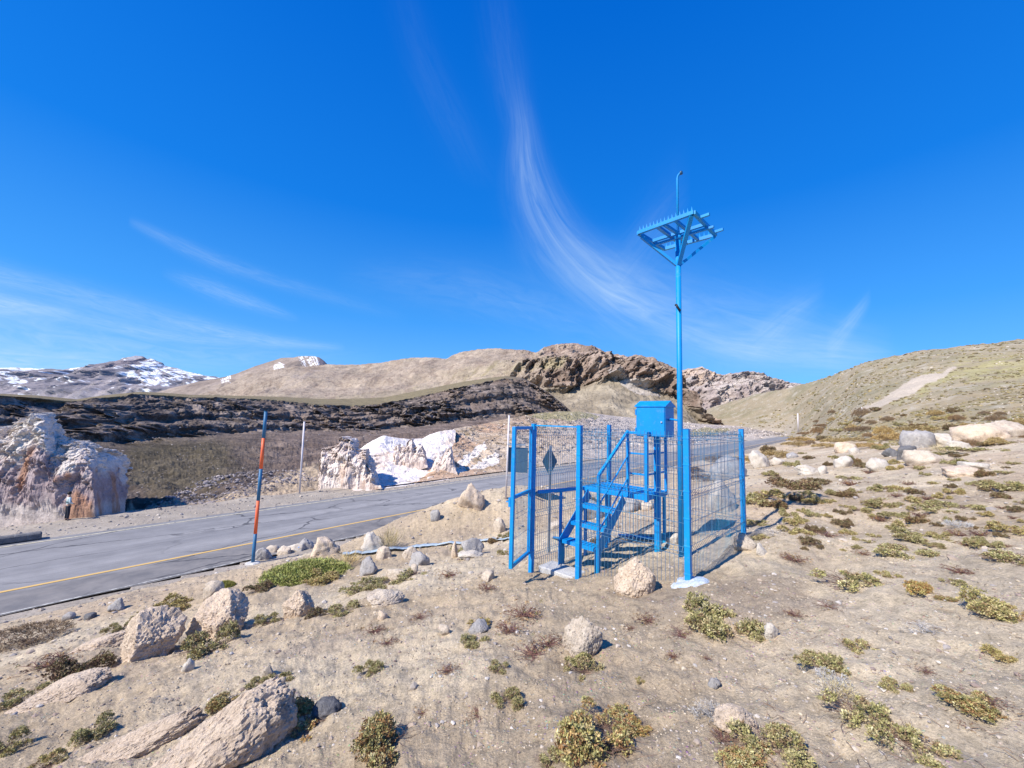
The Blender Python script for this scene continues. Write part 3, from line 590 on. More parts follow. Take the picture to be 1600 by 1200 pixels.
# ================================================================== rock outcrops and boulders
M_out = mat_terrain('tuff_rock', (1.2, 6., 22.), .22, (1., .12))
M_white = mat_rock('white_tuff', (.66, .60, .56), (.56, .48, .44), (.48, .34, .26), .5, .25)
M_pink = mat_rock('pink_tuff', (.52, .44, .42), (.34, .27, .27), (.36, .19, .11), .45, .3)
M_tan = mat_rock('tan_boulder', (.70, .565, .43), (.57, .45, .335), (.42, .32, .235), 3.2, .04, .9)
M_pale = mat_rock('pale_boulder', (.56, .48, .385), (.45, .375, .295), (.36, .28, .21), 2.6, .03)
M_grey = mat_rock('grey_boulder', (.40, .38, .36), (.28, .265, .26), (.50, .46, .42), 3.0, .03)
M_dark = mat_rock('dark_boulder', (.12, .12, .125), (.19, .185, .19), (.28, .27, .26), 3.0, .03)
M_chalk = mat_rock('white_boulder', (.56, .51, .44), (.44, .39, .33), None, 3.0, .02)
def outcrop(name, sil, base, d0, thick, mat, ncol=260, nphi=90, amp=.35, rib=1.2, seed=0, p=.55, parent=None, lean=0.):
    xs = [a for a, _ in sil]; PX = np.linspace(xs[0], xs[-1], ncol)
    top = np.interp(PX, xs, [b for _, b in sil]); bs = np.interp(PX, [a for a, _ in base], [b for _, b in base])
    dd = np.interp(PX, [a for a, _ in base], d0 if hasattr(d0, '__len__') else [d0]*len(base))
    ph = np.linspace(0, math.pi, nphi)
    h0 = np.clip((bs-top)/20, 0, 1)**.7
    B = pt(PX, bs, dd); Tp = pt(PX, top, dd+thick*.42*h0)
    zb = B[:, 2]-.25; x = B[:, 0]*.5+Tp[:, 0]*.5
    H = np.sin(ph)[:, None]**p; dep = (1-np.cos(ph))[:, None]/2
    Z = zb[None]+(Tp[:, 2]-zb)[None]*H; Y = dd[None]+thick*h0[None]*(dep*.84); X = (B[:, 0]/B[:, 1])[None]*(1-H)*Y+(Tp[:, 0]/Tp[:, 1])[None]*H*Y
    P = np.stack([X, Y, Z], -1).reshape(-1, 3)
    r = ridged(P*[1, 1, .18], rib, 4, .55, off=seed+101); r2 = fbm(P, 1.1, 5, .6, off=seed+102); r3 = fbm(P*[1, 1, .5], .45, 3, off=seed+103)
    f = np.repeat(np.sin(ph)[:, None], ncol, 1).ravel()**.6; r2 = r2+.35*fbm(P, 4., 3, .6, off=seed+109); sg = np.sign(np.cos(np.repeat(ph[:, None], ncol, 1).ravel()))
    hh = np.tile(np.clip((bs-top)/30, 0, 1), nphi); k = amp*hh*f
    P = P+V3(.35*r2*k, -sg*(r*.8+r2*.6+r3*.35-.5+.9*(np.abs(((P[:, 2]*.6+P[:, 0]*.25+r2*.5) % 1)-.5)-.25))*k, .28*r2*k*(1-.5*f))
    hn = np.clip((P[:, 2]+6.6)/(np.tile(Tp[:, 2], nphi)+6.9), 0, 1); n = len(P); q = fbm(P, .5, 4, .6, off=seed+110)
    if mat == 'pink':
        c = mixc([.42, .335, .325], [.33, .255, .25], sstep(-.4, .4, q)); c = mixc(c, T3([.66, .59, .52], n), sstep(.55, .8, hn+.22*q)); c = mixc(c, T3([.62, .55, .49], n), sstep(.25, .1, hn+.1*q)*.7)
        c = mixc(c, T3([.42, .215, .12], n), .8*sstep(.1, .4, fbm(P*[1, 1, .3], .55, 3, off=seed+111))*sstep(.75, .55, hn))
    else:
        c = mixc([.74, .65, .58], [.64, .54, .47], sstep(-.4, .4, q)); c = mixc(c, T3([.52, .35, .24], n), .7*sstep(.15, .5, fbm(P*[1, 1, .4], .8, 3, off=seed+112))*sstep(.6, .2, hn)); c = mixc(c, T3([.45, .37, .34], n), .5*sstep(.2, .5, fbm(P*[1, 1, .15], 1.6, 3, off=seed+113)))
    return mesh_np(name, P, gridq(nphi, ncol)[:, ::-1], M_out, c, smooth=False, parent=parent)
# left outcrop, beside which the person stands
sil = [(-130, 700), (-110, 672), (-70, 664), (-30, 668), (0, 667), (11, 668), (15, 676), (30, 672), (34, 662), (46, 655), (53, 652), (58, 656), (61, 658), (64, 648), (68, 645), (74, 647), (79, 655), (82, 676), (88, 684), (93, 681), (99, 685), (108, 687), (116, 690), (124, 690), (129, 688), (141, 694), (146, 700), (156, 701), (164, 706), (176, 709), (186, 713), (190, 724), (197, 736), (203, 746), (206, 758), (205, 776), (200, 795), (196, 806)]
o = outcrop('rock_outcrop', sil, [(-130, 826), (0, 818), (100, 812), (150, 806), (196, 802)], [23.5, 24.0, 24.1, 24.4, 28.5], 7.0, 'pink', 520, 210, .62, .55, 1, .62)
tag(o, 'big pinkish rock outcrop with pointed knobs beside the far road edge at the left', 'rock outcrop')
o = outcrop('rock_outcrop', [(497, 772), (499, 752), (502, 735), (504, 712), (506, 699), (510, 699), (514, 698), (521, 697), (527, 697), (531, 693), (533, 684), (537, 682), (540, 684), (543, 688), (547, 685), (552, 691), (556, 699), (561, 702), (566, 702), (572, 702), (575, 716), (580, 722), (585, 736), (589, 748), (594, 758), (598, 764)],
            [(497, 770), (540, 766), (598, 759)], [36.0, 35.6, 35.2], 6.5, 'white', 320, 150, .6, .8, 4, .75)
tag(o, 'jagged white rock outcrop with upright flutes beyond the road', 'rock outcrop')
o = outcrop('rock_outcrop', [(668, 744), (676, 730), (681, 715), (685, 712), (690, 718), (696, 706), (700, 697), (704, 698), (706, 710), (710, 724), (714, 738), (716, 742)], [(668, 744), (716, 738)], [44.5, 44.], 3.6, 'white', 150, 70, .4, 1.0, 8, .8)
tag(o, 'small cluster of white rock spires at the foot of the tan bank', 'rock outcrop')
o = outcrop('rock_outcrop', [(610, 736), (616, 712), (619, 696), (623, 694), (626, 702), (630, 696), (634, 700), (638, 690), (641, 686), (644, 686), (646, 696), (650, 698), (655, 694), (660, 697), (664, 706), (666, 718), (668, 728)], [(610, 738), (640, 736), (668, 727)], [46.6, 46.5, 46.4], 3.6, 'white', 200, 80, .5, 1.1, 12, .75)
tag(o, 'row of white rock fins standing in the pale hollow', 'rock outcrop')
def bowl():
    hz = lambda a: 655+.0262*(a-800)
    db = lambda a: 49.8/(1-1.2*(a-800)/620)
    base = [(a, float(hz(a)+6.62/db(a)*620), db(a)) for a in range(560, 711, 10)]
    topl = [(552, 718), (558, 704), (570, 697), (580, 690), (590, 685), (598, 681), (603, 680), (608, 682), (620, 684), (640, 686), (660, 685), (672, 679), (684, 675), (696, 672), (712, 672)]
    ty = lambda a: float(np.interp(a, [q for q, _ in topl], [q for _, q in topl]))
    mid = [(a, b+(ty(a)-b)*.35, d*1.22) for a, b, d in base]; rows = [base, mid, [(a, ty(a), db(a)*1.5) for a in range(552, 713, 4)]]
    def disp(P, t, px, py):
        r = ridged(P*[1, 1, .4], .25, 4, .5, off=131); f = fbm(P, .8, 4, .6, off=132); k = np.minimum(1, t*3)*(1-.6*sstep(1.8, 2, t)); return V3(0*r, -(r*.45+f*.35)*k, .12*f*k)
    def colf(P, t, px, py):
        n = len(P); c = mixc([.76, .70, .66], [.68, .58, .52], sstep(-.4, .4, fbm(P, .15, 4, off=133)))
        c = mixc(c, T3([.56, .44, .35], n), .6*spoly(px, py, [(585, 712), (612, 700), (608, 730), (590, 735)], 6))
        return mixc(c, T3([.50, .39, .30], n), .6*sstep(650, 700, px)*sstep(.0, .4, fbm(P, .3, 4, off=134)))
    o = sheet('rock_slope', rows, 552, 712, 300, [50, 60], mat_terrain('pale_scar', (.6, 4.), .2, (.8, .2)), disp, colf, kind=None, drop=.02)
    tag(o, 'smooth white eroded slope curving behind the fluted outcrop', 'rock slope')
bowl()
_ico = {}
def ico(sub):
    if sub not in _ico:
        bm = bmesh.new(); bmesh.ops.create_icosphere(bm, subdivisions=sub, radius=1); bm.verts.ensure_lookup_table()
        V = np.array([v.co[:] for v in bm.verts]); F = np.array([[v.index for v in f.verts] for f in bm.faces]); bm.free(); _ico[sub] = (V, F)
    return _ico[sub]
def rock_shape(seed, sub=4, planes=12, rough=.10, sharp=1.0, flat=.0):
    V, F = ico(sub); r = np.random.default_rng(seed); n = r.normal(size=(planes, 3)); n /= np.linalg.norm(n, axis=1)[:, None]
    h = r.uniform(.55, .92, planes); d = np.full(len(V), 1.12)
    for i in range(planes):
        c = V@n[i]; k = c > .05; d[k] = np.minimum(d[k], h[i]/c[k])
    P = V*d[:, None]
    q = rough*(ridged(P, 1.4, 3, .5, off=seed % 97)*.3+fbm(P, 3., 5, .62, off=seed % 89)*.55+.3*fbm(P, 14, 3, .7, off=seed % 61)); P = P+V*q[:, None]
    P -= (P.max(0)+P.min(0))/2; P /= (P.max(0)-P.min(0))/2
    return P, F
def rock_at(px, py, w, h, mat, label, cat='boulder', seed=0, sub=4, dep=.8, rz=None, rough=.10, planes=12, sink=.34, name='boulder', tilt=0., group=None, back=0.):
    """a stone whose foot is seen at (px, py); w, h are its size in photo pixels"""
    x, y, z, d = hit(px, py); m = d/FPX; W = w*m/2; H = h*m; D = W*dep
    P, F = rock_shape(seed*13+5, sub, planes, rough)
    P = P*[W, D, H/2/(1-sink)]
    c, s = math.cos(tilt), math.sin(tilt); P = P@np.array([[c, 0, -s], [0, 1, 0], [s, 0, c]]).T
    o = mesh_np(name, P, F, mat, smooth=sub < 5); k = (H/2/(1-sink))
    uu = x/y; o.location = (x+uu*D*.7, y+D*.7, float(zg(x+uu*D*.7, y+D*.7))*.5+z*.5+H-k*1.0)
    if rz: o.rotation_euler.z = rz
    return tag(o, label, cat, group)
ROCKS = [ # px, py foot, width, height, material, seed, depth, label
 (992, 932, 62, 50, M_tan, 5, .85, 'pinkish tan boulder on bare soil in front of the wire fence'),
 (910, 1030, 60, 52, M_pale, 9, .7, 'weathered grey-tan boulder behind a shrub in the middle foreground'),
 (224, 1032, 84, 62, M_tan, 14, .9, 'dark-sided boulder with a lit left face in the left foreground'),
 (340, 994, 88, 60, M_tan, 22, .8, 'rounded tan boulder behind the shrub with a straw tuft'),
 (468, 962, 48, 38, M_tan, 25, .8, 'light tan pointed stone with a dark shrub at its right side'),
 (334, 937, 26, 26, M_pale, 27, .8, 'small pale stone with a green tuft on its right'),
 (736, 798, 42, 38, M_tan, 31, .9, 'tan boulder on the bank crest beside the near road edge'),
 (410, 875, 28, 18, M_grey, 33, .8, 'dark grey stone at the foot of the orange and blue pole'),
 (425, 868, 18, 14, M_pale, 34, .8, 'small pale stone second from the orange and blue pole'),
 (444, 866, 22, 12, M_pale, 35, .8, 'low pale stone between the pole and the blue litter'),
 (462, 861, 30, 13, M_chalk, 36, .8, 'whitish stone just behind the blue litter'),
 (478, 858, 24, 17, M_grey, 37, .8, 'grey stone standing right of the blue litter'),
 (508, 868, 44, 25, M_tan, 38, .8, 'large tan stone at the right end of the roadside stone row'),
 (582, 860, 36, 24, M_chalk, 41, .8, 'angular white stone left of the pale straw tuft'),
 (680, 814, 16, 15, M_grey, 43, .8, 'small grey stone perched on the bank crest left of the tan boulder'),
 (780, 833, 20, 22, M_pale, 44, .8, 'pale upright stone left of the open gate'),
 (575, 898, 30, 24, M_grey, 47, .8, 'grey stone on the near side of the blue strip, leftmost there'),
 (600, 874, 26, 18, M_pale, 48, .7, 'pale jagged stone touching the near side of the blue strip'),
 (640, 872, 24, 16, M_pale, 49, .8, 'tan wedge-shaped stone on the near side of the blue strip'),
 (655, 884, 34, 20, M_grey, 50, .8, 'grey stone with a dark hollow below the blue strip'),
 (710, 872, 10, 24, M_tan, 51, .8, 'thin upright tan stone beside the bush below the blue strip'),
 (738, 868, 36, 22, M_grey, 52, .8, 'grey split stone just below the right end of the blue strip'),
 (735, 872, 40, 8, M_chalk, 53, .8, 'flat white stone lying below the grey split stone'),
 (620, 905, 40, 14, M_pale, 54, .8, 'low rounded pale stone half buried in dark soil'),
 (647, 897, 12, 14, M_pale, 55, .8, 'small upright stone right of the half-buried pale stone'),
 (762, 908, 22, 14, M_pale, 56, .9, 'flat pale stone lying on soil left of the gate shadow'),
 (600, 946, 60, 16, M_pale, 57, .9, 'broad flat pale stone almost level with the soil'),
 (597, 968, 16, 12, M_tan, 58, .8, 'small tan stone in the bare middle of the foreground'),
 (694, 992, 18, 14, M_pale, 59, .8, 'small round pale stone left of the reddish twigs'),
 (748, 990, 34, 14, M_grey, 60, .8, 'flat grey stone among the reddish twigs'),
 (1205, 998, 20, 22, M_chalk, 61, .7, 'upright white stone right of the big olive shrub'),
 (1190, 869, 22, 17, M_chalk, 62, .8, 'white stone near the back right fence post'),
 (1187, 731, 34, 27, M_chalk, 63, .8, 'pointed white boulder like a pyramid just right of the fence'),
 (1136, 750, 56, 38, M_grey, 64, .8, 'grey boulder seen through the right fence panel'),
 (1128, 802, 44, 48, M_chalk, 65, .7, 'white boulder seen through the right fence panel'),
 (1434, 700, 44, 30, M_grey, 66, .9, 'big grey boulder in the rock pile on the right slope'),
 (1462, 693, 22, 16, M_chalk, 67, .9, 'small white stone wedged behind the rock pile on the right slope'),
 (1478, 695, 36, 18, M_chalk, 68, .9, 'white boulder in the rock pile on the right slope'),
 (1496, 690, 22, 16, M_grey, 69, .9, 'grey stone at the right end of the rock pile'),
 (1500, 703, 28, 14, M_chalk, 70, .9, 'pale flat stone below the right end of the rock pile'),
 (1394, 714, 24, 14, M_dark, 71, .9, 'small black rounded stone at the left of the rock pile'),
 (1416, 718, 26, 22, M_dark, 72, .9, 'black broken boulder at the foot of the rock pile'),
 (1444, 726, 50, 22, M_pale, 73, .9, 'low pale boulder at the near foot of the rock pile'),
 (1530, 690, 66, 28, M_tan, 74, 1., 'broad pink boulder right of the rock pile'),
 (1568, 684, 50, 30, M_pale, 75, .9, 'pale slab leaning behind the broad pink boulder'),
 (1320, 707, 30, 16, M_tan, 76, .8, 'pinkish stone on the slope above the white stones'),
 (1336, 709, 20, 10, M_chalk, 77, .8, 'pale stone touching the pinkish stone on the slope'),
 (1372, 736, 36, 20, M_chalk, 78, .8, 'broad white stone on the slope left of the rock pile'),
 (1320, 730, 28, 17, M_chalk, 79, .8, 'white stone left of the broad white stone on the slope'),
 (1265, 741, 34, 14, M_chalk, 80, .8, 'low white stone above the dark shrub on the slope'),
 (1284, 742, 14, 14, M_chalk, 81, .8, 'small square white stone above the dark shrub on the slope'),
 (1215, 727, 24, 12, M_chalk, 82, .8, 'low white stone right of the pyramid-like boulder'),
 (1238, 716, 22, 9, M_grey, 83, .8, 'low grey stone below the golden shrubs by the road'),
 (1500, 745, 52, 16, M_tan, 84, 1., 'low pinkish slab half buried right of the rock pile'),
 (1522, 735, 34, 12, M_chalk, 85, 1., 'flat white patch of stone above the low pinkish slab'),
 (1115, 1075, 18, 12, M_grey, 86, .8, 'small grey stone under the silver dead shrub'),
 (1150, 1150, 70, 26, M_tan, 87, .8, 'low pinkish rock half buried behind the bottom centre shrub'),
 (925, 812, 40, 30, M_grey, 88, .8, 'grey boulder behind the blue stair treads'),
 (985, 800, 34, 24, M_grey, 89, .8, 'grey boulder behind the right stair rail'),
 (1012, 797, 20, 14, M_pale, 90, .8, 'pale stone left of the cabinet post'),
 (870, 830, 26, 16, M_pale, 91, .8, 'pale stone seen between the gate and the stairs'),
 (1052, 853, 20, 18, M_chalk, 92, .7, 'white stone at the foot of the tall mast'),
 (1165, 862, 30, 24, M_pale, 94, .8, 'pale stone under the back right fence post'),
 (140, 968, 16, 8, M_dark, 95, .8, 'small dark stone near the road at the left'),
 (108, 970, 16, 10, M_grey, 96, .8, 'small grey pointed stone nearest the road at the left'),
 (182, 955, 22, 16, M_grey, 97, .8, 'angular grey stone left of the yellow-green shrub by the road'),
 (292, 1050, 18, 16, M_chalk, 98, .8, 'small white cracked stone below the rounded tan boulder'),
 (420, 1058, 16, 18, M_pale, 99, .8, 'pale yellowish stone among low shrubs'),
 (440, 1128, 34, 20, M_pale, 100, .8, 'pale stone right behind the largest foreground boulder'),
 (510, 1120, 40, 18, M_dark, 101, .8, 'dark lichen-grey stone behind the orange-tipped shrub'),
]
for i, (px, py, w, h, m, sd, dp, lab) in enumerate(ROCKS):
    rock_at(px, py, w, h, m, lab, 'boulder' if w > 40 else 'stone', sd, 5 if (py > 900 and w > 40) else 4 if w > 18 else 3, dp, name='boulder' if w > 40 else 'stone', rough=.15, planes=9)
# boulders of the left outcrop's foot
for px, py, w, h, sd, lab in [(22, 818, 38, 38, 111, 'pale boulder at the left foot of the big outcrop'), (62, 814, 36, 34, 112, 'pale blocky boulder left of the standing person'), (86, 812, 20, 22, 113, 'small pale boulder just left of the person'), (128, 806, 34, 44, 114, 'grey boulder right behind the standing person')]:
    rock_at(px, py, w, h, M_pale if sd < 114 else M_pink, lab, 'boulder', sd, 4, .7, rough=.12)
# the great slanting boulders in the lower left corner: lit slabs that end in dark right faces
def slab(pts_img, label, seed, mat, hgt, lean, rz, size, px, py):
    x, y, z, d = hit(px, py); P, F = rock_shape(seed, 6, 8, .13)
    sx, sy, sz = size
    P = P*[sx, sy, sz]; k = (P[:, 0]+sx)/(2*sx); P[:, 2] = P[:, 2]*(.35+.75*k)+lean*(k-.5)
    o = mesh_np('boulder', P, F, mat, smooth=False); o.location = (x, y, z+hgt); o.rotation_euler.z = rz; return tag(o, label, 'boulder')
slab(None, 'largest foreground boulder, a slanting tan slab at the bottom left', 771, M_tan, .10, .22, .50, (.44, .27, .27), 330, 1196)
slab(None, 'low slanting slab left of the largest foreground boulder', 772, M_tan, .00, .20, .45, (.40, .15, .13), 215, 1166)
slab(None, 'smooth pinkish slab running down from the dark-sided boulder', 773, M_tan, .02, .10, .55, (.36, .22, .12), 95, 1085)
slab(None, 'narrow tan slab leaning against the dark-sided boulder', 774, M_tan, .03, .10, .6, (.42, .2, .14), 165, 1010)
# ================================================================== paint and metal
def mat_paint(name, c, rough=.38, var=.06):
    m, nt, b = new_mat(name); t = NT(nt); co = t.coord(); n = t.noise(co, 4, 6, .6); s = t.ramp(t.noise(co, 22, 8, .75), [(.60, 0.), (.70, 1.)])
    col = t.mix(1., c, t.ramp(n, [(.3, 1-var), (.7, 1+var)]), 'MULTIPLY'); g_ = t.ramp(t.noise(co, 1.9, 4, .6), [(.50, 0.), (.66, .55)]); col = t.mix(g_, col, (.0, .29, .48)); d_ = t.ramp(t.noise(co, 9, 8, .75), [(.55, 0.), (.75, .3)]); col = t.mix(d_, col, (.28, .30, .30)); col = t.mix(t.math('MULTIPLY', s, .3), col, (.30, .38, .44))
    nt.links.new(col, b.inputs['Base Color']); b.inputs['Roughness'].default_value = rough; b.inputs['Specular IOR Level'].default_value = .4
    nt.links.new(t.bump(t.noise(co, 60, 3), .15, .003), b.inputs['Normal']); return m
M_blue = mat_paint('blue_enamel', (.0, .235, .60), .5); M_blue2 = mat_paint('blue_wire_coating', (.05, .14, .26), .5)
M_conc = mat_rock('rough_concrete', (.58, .57, .55), (.48, .47, .45), None, 6., .02)
M_splash = mat_rock('paint_splashed_concrete', (.60, .62, .64), (.36, .50, .68), None, 7., .02)
M_galv = mat_plain('galvanised_steel', (.42, .45, .49), .45, .6, .12, 5.)
M_black = mat_plain('black_rubber', (.015, .016, .02), .5)
M_signback = mat_plain('weathered_sign_back', (.055, .11, .17), .5, .3, .15, 5.)
TH = math.radians(43.8)
E1 = np.array([math.cos(TH), -math.sin(TH), 0]); E2 = np.array([math.sin(TH), math.cos(TH), 0]); EZ = np.array([0, 0, 1.])
A3 = lambda x, y, z: np.array([x, y, z], float)
pH = A3(.359, 6.188, 0); pF1 = A3(.967, 5.60, 0); pF2 = A3(2.018, 4.584, 0); pR = A3(3.574, 6.19, 0); pB = A3(1.915, 7.777, 0)
ZT = -.065
gz = lambda p: float(zg(p[0], p[1]))
def wire_panel(a, b, ztop, zbot, name, parent, fold_out):
    """welded mesh panel with three V folds between two posts"""
    a = a.copy(); b = b.copy(); u = (b-a); L = np.linalg.norm(u); u /= L; n = np.cross(u, EZ)*fold_out
    H = ztop-zbot; mb = MB()
    folds = [ztop-.10-.62*k for k in range(4) if ztop-.10-.62*k > zbot+.05]
    def off(z):
        for f in folds:
            if abs(z-f) < .05: return .03*(1-abs(z-f)/.05)
        return 0.
    zs = sorted({zbot, ztop+.0} | {f+e for f in folds for e in (-.05, 0, .05)}, reverse=True); zs = [z for z in zs if zbot <= z <= ztop]
    W = .0026; nv = int(L/.05); e = (L-nv*.05)/2
    for i in range(nv+1):
        s = e+i*.05; q = [a+u*s+n*off(z)+EZ*z for z in zs]
        mb.tube(q, W, 4, False)
    hz = [f+k for f in folds for k in (-.05, 0., .05)]+[(folds[i]+folds[i+1])/2 for i in range(len(folds)-1)]
    for z in hz:
        if zbot < z < ztop: p = a+n*off(z)+EZ*z; mb.tube([p, p+u*L], W*1.15, 4, False)
    return mb.build(name, M_blue2, parent)
# ---------------------------------------------------------------- fence
fence = tag(empty('wire_fence', (float(pF1[0]), float(pF1[1]), gz(pF1))), 'square bright blue wire mesh fence with an open gate, around the stairs', 'fence')
inv = Matrix.Translation(-Vector(fence.location))
def local(o, root): o.matrix_parent_inverse = Matrix.Translation(-Vector(root.location)) ; return o
for p, name in ((pH, 'post'), (pF1, 'post'), (pF2, 'post'), (pR, 'post'), (pB, 'post')):
    z0 = gz(p)-.12; mb = MB(); mb.box(p+EZ*(z0+ZT)/2, (.064, .064, ZT-z0), (E1, E2, EZ)); mb.box(p+EZ*(ZT+.003), (.072, .072, .006), (E1, E2, EZ))
    for k in range(7):
        z = ZT-.10-.3*k
        if z > z0+.2: mb.box(p+EZ*z, (.070, .070, .022), (E1, E2, EZ))
    local(mb.build('post', M_blue, fence, bevel=.004), fence)
def zlow(a, b): return max(gz(a), gz(b), gz((a+b)/2))
for a, b, fo in ((pF1, pF2, 1), (pF2, pR, 1), (pR, pB, 1), (pB, pH, 1)):
    u = (b-a)/np.linalg.norm(b-a)
    local(wire_panel(a+u*.034, b-u*.034, ZT-.03, min(gz(a), gz(b), gz((a+b)/2))+.03, 'wire_mesh_panel', fence, fo), fence)
u = (pF1-pH)/np.linalg.norm(pF1-pH)
local(MB().bar(pH+EZ*(ZT-.02)+u*.032, pF1+EZ*(ZT-.02)-u*.032, .02, .02).build('lintel', M_blue, fence), fence)
# gate leaf, swung out towards the camera
gH = pH+E1*.02-E2*.075; gO = A3(.040, 5.47, 0); gu = (gO-gH); gl = np.linalg.norm(gu); gu /= gl; gn = np.cross(gu, EZ)
gate = MB(); zt, zb = -.10, -1.985
for s in (.022, gl-.022): gate.box(gH+gu*s+EZ*(zt+zb)/2, (.045, .05, zt-zb), (gu, gn, EZ))
for z in (zt-.022, -1.06, zb+.022): gate.bar(gH+gu*.046+EZ*z, gH+gu*(gl-.046)+EZ*z, .042, .043)
go = local(gate.build('gate', M_blue, fence, bevel=.003), fence); go['label'] = 'open gate leaf swung outward'
wm = MB(); nvv = int((gl-.1)/.05)
for i in range(nvv+1): p = gH+gu*(.05+i*.05); wm.tube([p+EZ*(zt-.03), p+EZ*(zb+.03)], .0022, 4, False)
for z in (-.35, -.60, -.85, -1.30, -1.36, -1.62, -1.86, -1.92): wm.tube([gH+gu*.04+EZ*z, gH+gu*(gl-.04)+EZ*z], .0022, 4, False)
wm.build('wire_mesh', M_blue2, go)
for z in (-.3, -1.1, -1.85): MB().tube([gH-gn*.0+EZ*(z-.04)+E2*.03, gH+EZ*(z+.04)+E2*.03], .014, 8).build('hinge', M_blue, go)
lk = MB(); lk.box(gO-gu*.02+gn*.035+EZ*-1.12, (.05, .03, .12), (gu, gn, EZ)); lk.tube([gO-gu*.02+gn*.05+EZ*-1.12, gO-gu*.02+gn*.09+EZ*-1.12, gO-gu*.10+gn*.09+EZ*-1.12], .008, 6)
lk.build('latch', M_blue, go)
# ---------------------------------------------------------------- footings
def footing(x, y, r, h, seed, mat, label, name='concrete_footing', sq=None):
    n, m = 64, 14; th = np.linspace(0, 2*math.pi, n, endpoint=False); V = []
    R = r*(1+.28*noise(xyz(np.cos(th)*1.3, np.sin(th)*1.3, seed), 1.)+.10*noise(xyz(np.cos(th)*5, np.sin(th)*5, seed), 1.))
    for k in range(m):
        f = 1-k/(m-1); rr = R*f; X = x+rr*np.cos(th)*(sq[0] if sq else 1); Y = y+rr*np.sin(th)*(sq[1] if sq else .9)
        Z = zg(X, Y)+h*(1-f**6)-.02*f**8+.006*noise(xyz(X, Y, 0), 18.)
        V.append(np.stack([X, Y, Z], -1))
    V = np.concatenate(V); Q = []
    for k in range(m-1):
        for i in range(n): Q.append((k*n+i, k*n+(i+1) % n, (k+1)*n+(i+1) % n, (k+1)*n+i))
    return tag(mesh_np(name, V, Q, mat), label, 'footing')
footing(pF2[0]+.02, pF2[1]-.02, .21, .04, 1.5, M_splash, 'paint-splashed white concrete footing under the front corner fence post')
# stepped slab at the gateway
sb = MB(); c0 = (pH+pF1)/2+E2*.20; sb.box(c0+EZ*(gz(c0)+.01), (.62, .34, .10), (E1, E2, EZ)); o = sb.build('concrete_slab', M_conc, None, bevel=.012); tag(o, 'white concrete slab in the gateway before the stairs', 'slab')
# ---------------------------------------------------------------- stairs with platform
PZ = -1.10; C0 = A3(1.26, 6.88, 0)                     # left front corner of the platform
PW, PD = 1.12, .72
st = tag(empty('access_stairs', (float(C0[0]), float(C0[1]), gz(C0))), 'blue steel stairs with open treads, side rail and small platform inside the fence', 'stairs')
S = lambda mb, name, bevel=.003, mat=None: local(mb.build(name, mat or M_blue, st, bevel=bevel), st)
def pp(a, b, z): return C0+E1*a+E2*b+EZ*z
mb = MB(); mb.box(pp(PW/2, PD/2, PZ-.008), (PW-.07, PD-.07, .012), (E1, E2, EZ))
for a, b, c, d in ((0, 0, PW, 0), (PW, 0, PW, PD), (PW, PD, 0, PD), (0, PD, 0, 0)): mb.bar(pp(a, b, PZ-.035), pp(c, d, PZ-.035), .045, .07)
for k in range(11): mb.bar(pp(.06+k*.1, .03, PZ+.001), pp(.06+k*.1, PD-.03, PZ+.001), .006, .008)
S(mb, 'platform')
for a, b in ((0.03, PD), (PW-.03, PD), (0.03, .03)):
    q = pp(a, b, 0); S(MB().box(q+EZ*(PZ-.07+gz(q)-.05)/2, (.045, .045, PZ-.07-gz(q)+.05), (E1, E2, EZ)), 'leg')
sa, sw = .13, .63                                        # where the flight meets the platform, and its width
for side, a in (('l', sa), ('r', sa+sw)):
    top = pp(a, -.01, PZ-.09); g = pp(a, -.84, 0); zf = gz(g)
    mb = MB(); mb.bar(top, pp(a, -.80, PZ-.76), .012, .17, side=E1); mb.bar(pp(a, -.775, PZ-.70), pp(a, -.775, zf-.03), .012, .15, side=E1)
    S(mb, 'stringer')
for k in range(3):
    z = PZ-.235*(k+1); b = -.22*(k+1)-.02; mb = MB()
    mb.box(pp(sa+sw/2, b, z), (sw-.03, .20, .012), (E1, E2, EZ)); mb.box(pp(sa+sw/2, b-.10, z-.022), (sw-.03, .010, .045), (E1, E2, EZ)); mb.box(pp(sa+sw/2, b+.10, z-.022), (sw-.03, .010, .045), (E1, E2, EZ))
    for i in range(9): mb.box(pp(sa+.06+i*.063, b, z+.009), (.008, .17, .007), (E1, E2, EZ))
    S(mb, 'tread', 0)
# right hand rail: newel, sloping rail, standards and bars
nb = pp(sa+sw+.06, -.86, 0); rz1 = PZ+.96; NT_ = PZ+.34
rail = MB(); rail.box(nb+EZ*(gz(nb)-.06+NT_)/2, (.04, .04, NT_-gz(nb)+.06), (E1, E2, EZ)); S(rail, 'newel_post')
q1 = pp(sa+sw+.06, .0, 0)
for za, zb_, w in ((NT_, rz1, .04), (NT_-.42, rz1-.38, .02), (NT_-.78, rz1-.72, .02)):
    S(MB().bar(nb+EZ*za+E2*.0, q1+EZ*zb_, w, w), 'sloping_rail' if w > .03 else 'sloping_bar')
S(MB().box(q1+EZ*(PZ-.07+rz1)/2, (.038, .038, rz1-PZ+.07), (E1, E2, EZ)), 'standard')
q2 = pp(PW, 0, 0); S(MB().box(q2+EZ*(PZ-.09+rz1)/2, (.05, .05, rz1-PZ+.09), (E1, E2, EZ)), 'standard')
q3 = pp(PW, PD, 0); S(MB().box(q3+EZ*(PZ-.07+rz1)/2, (.042, .042, rz1-PZ+.07), (E1, E2, EZ)), 'standard')
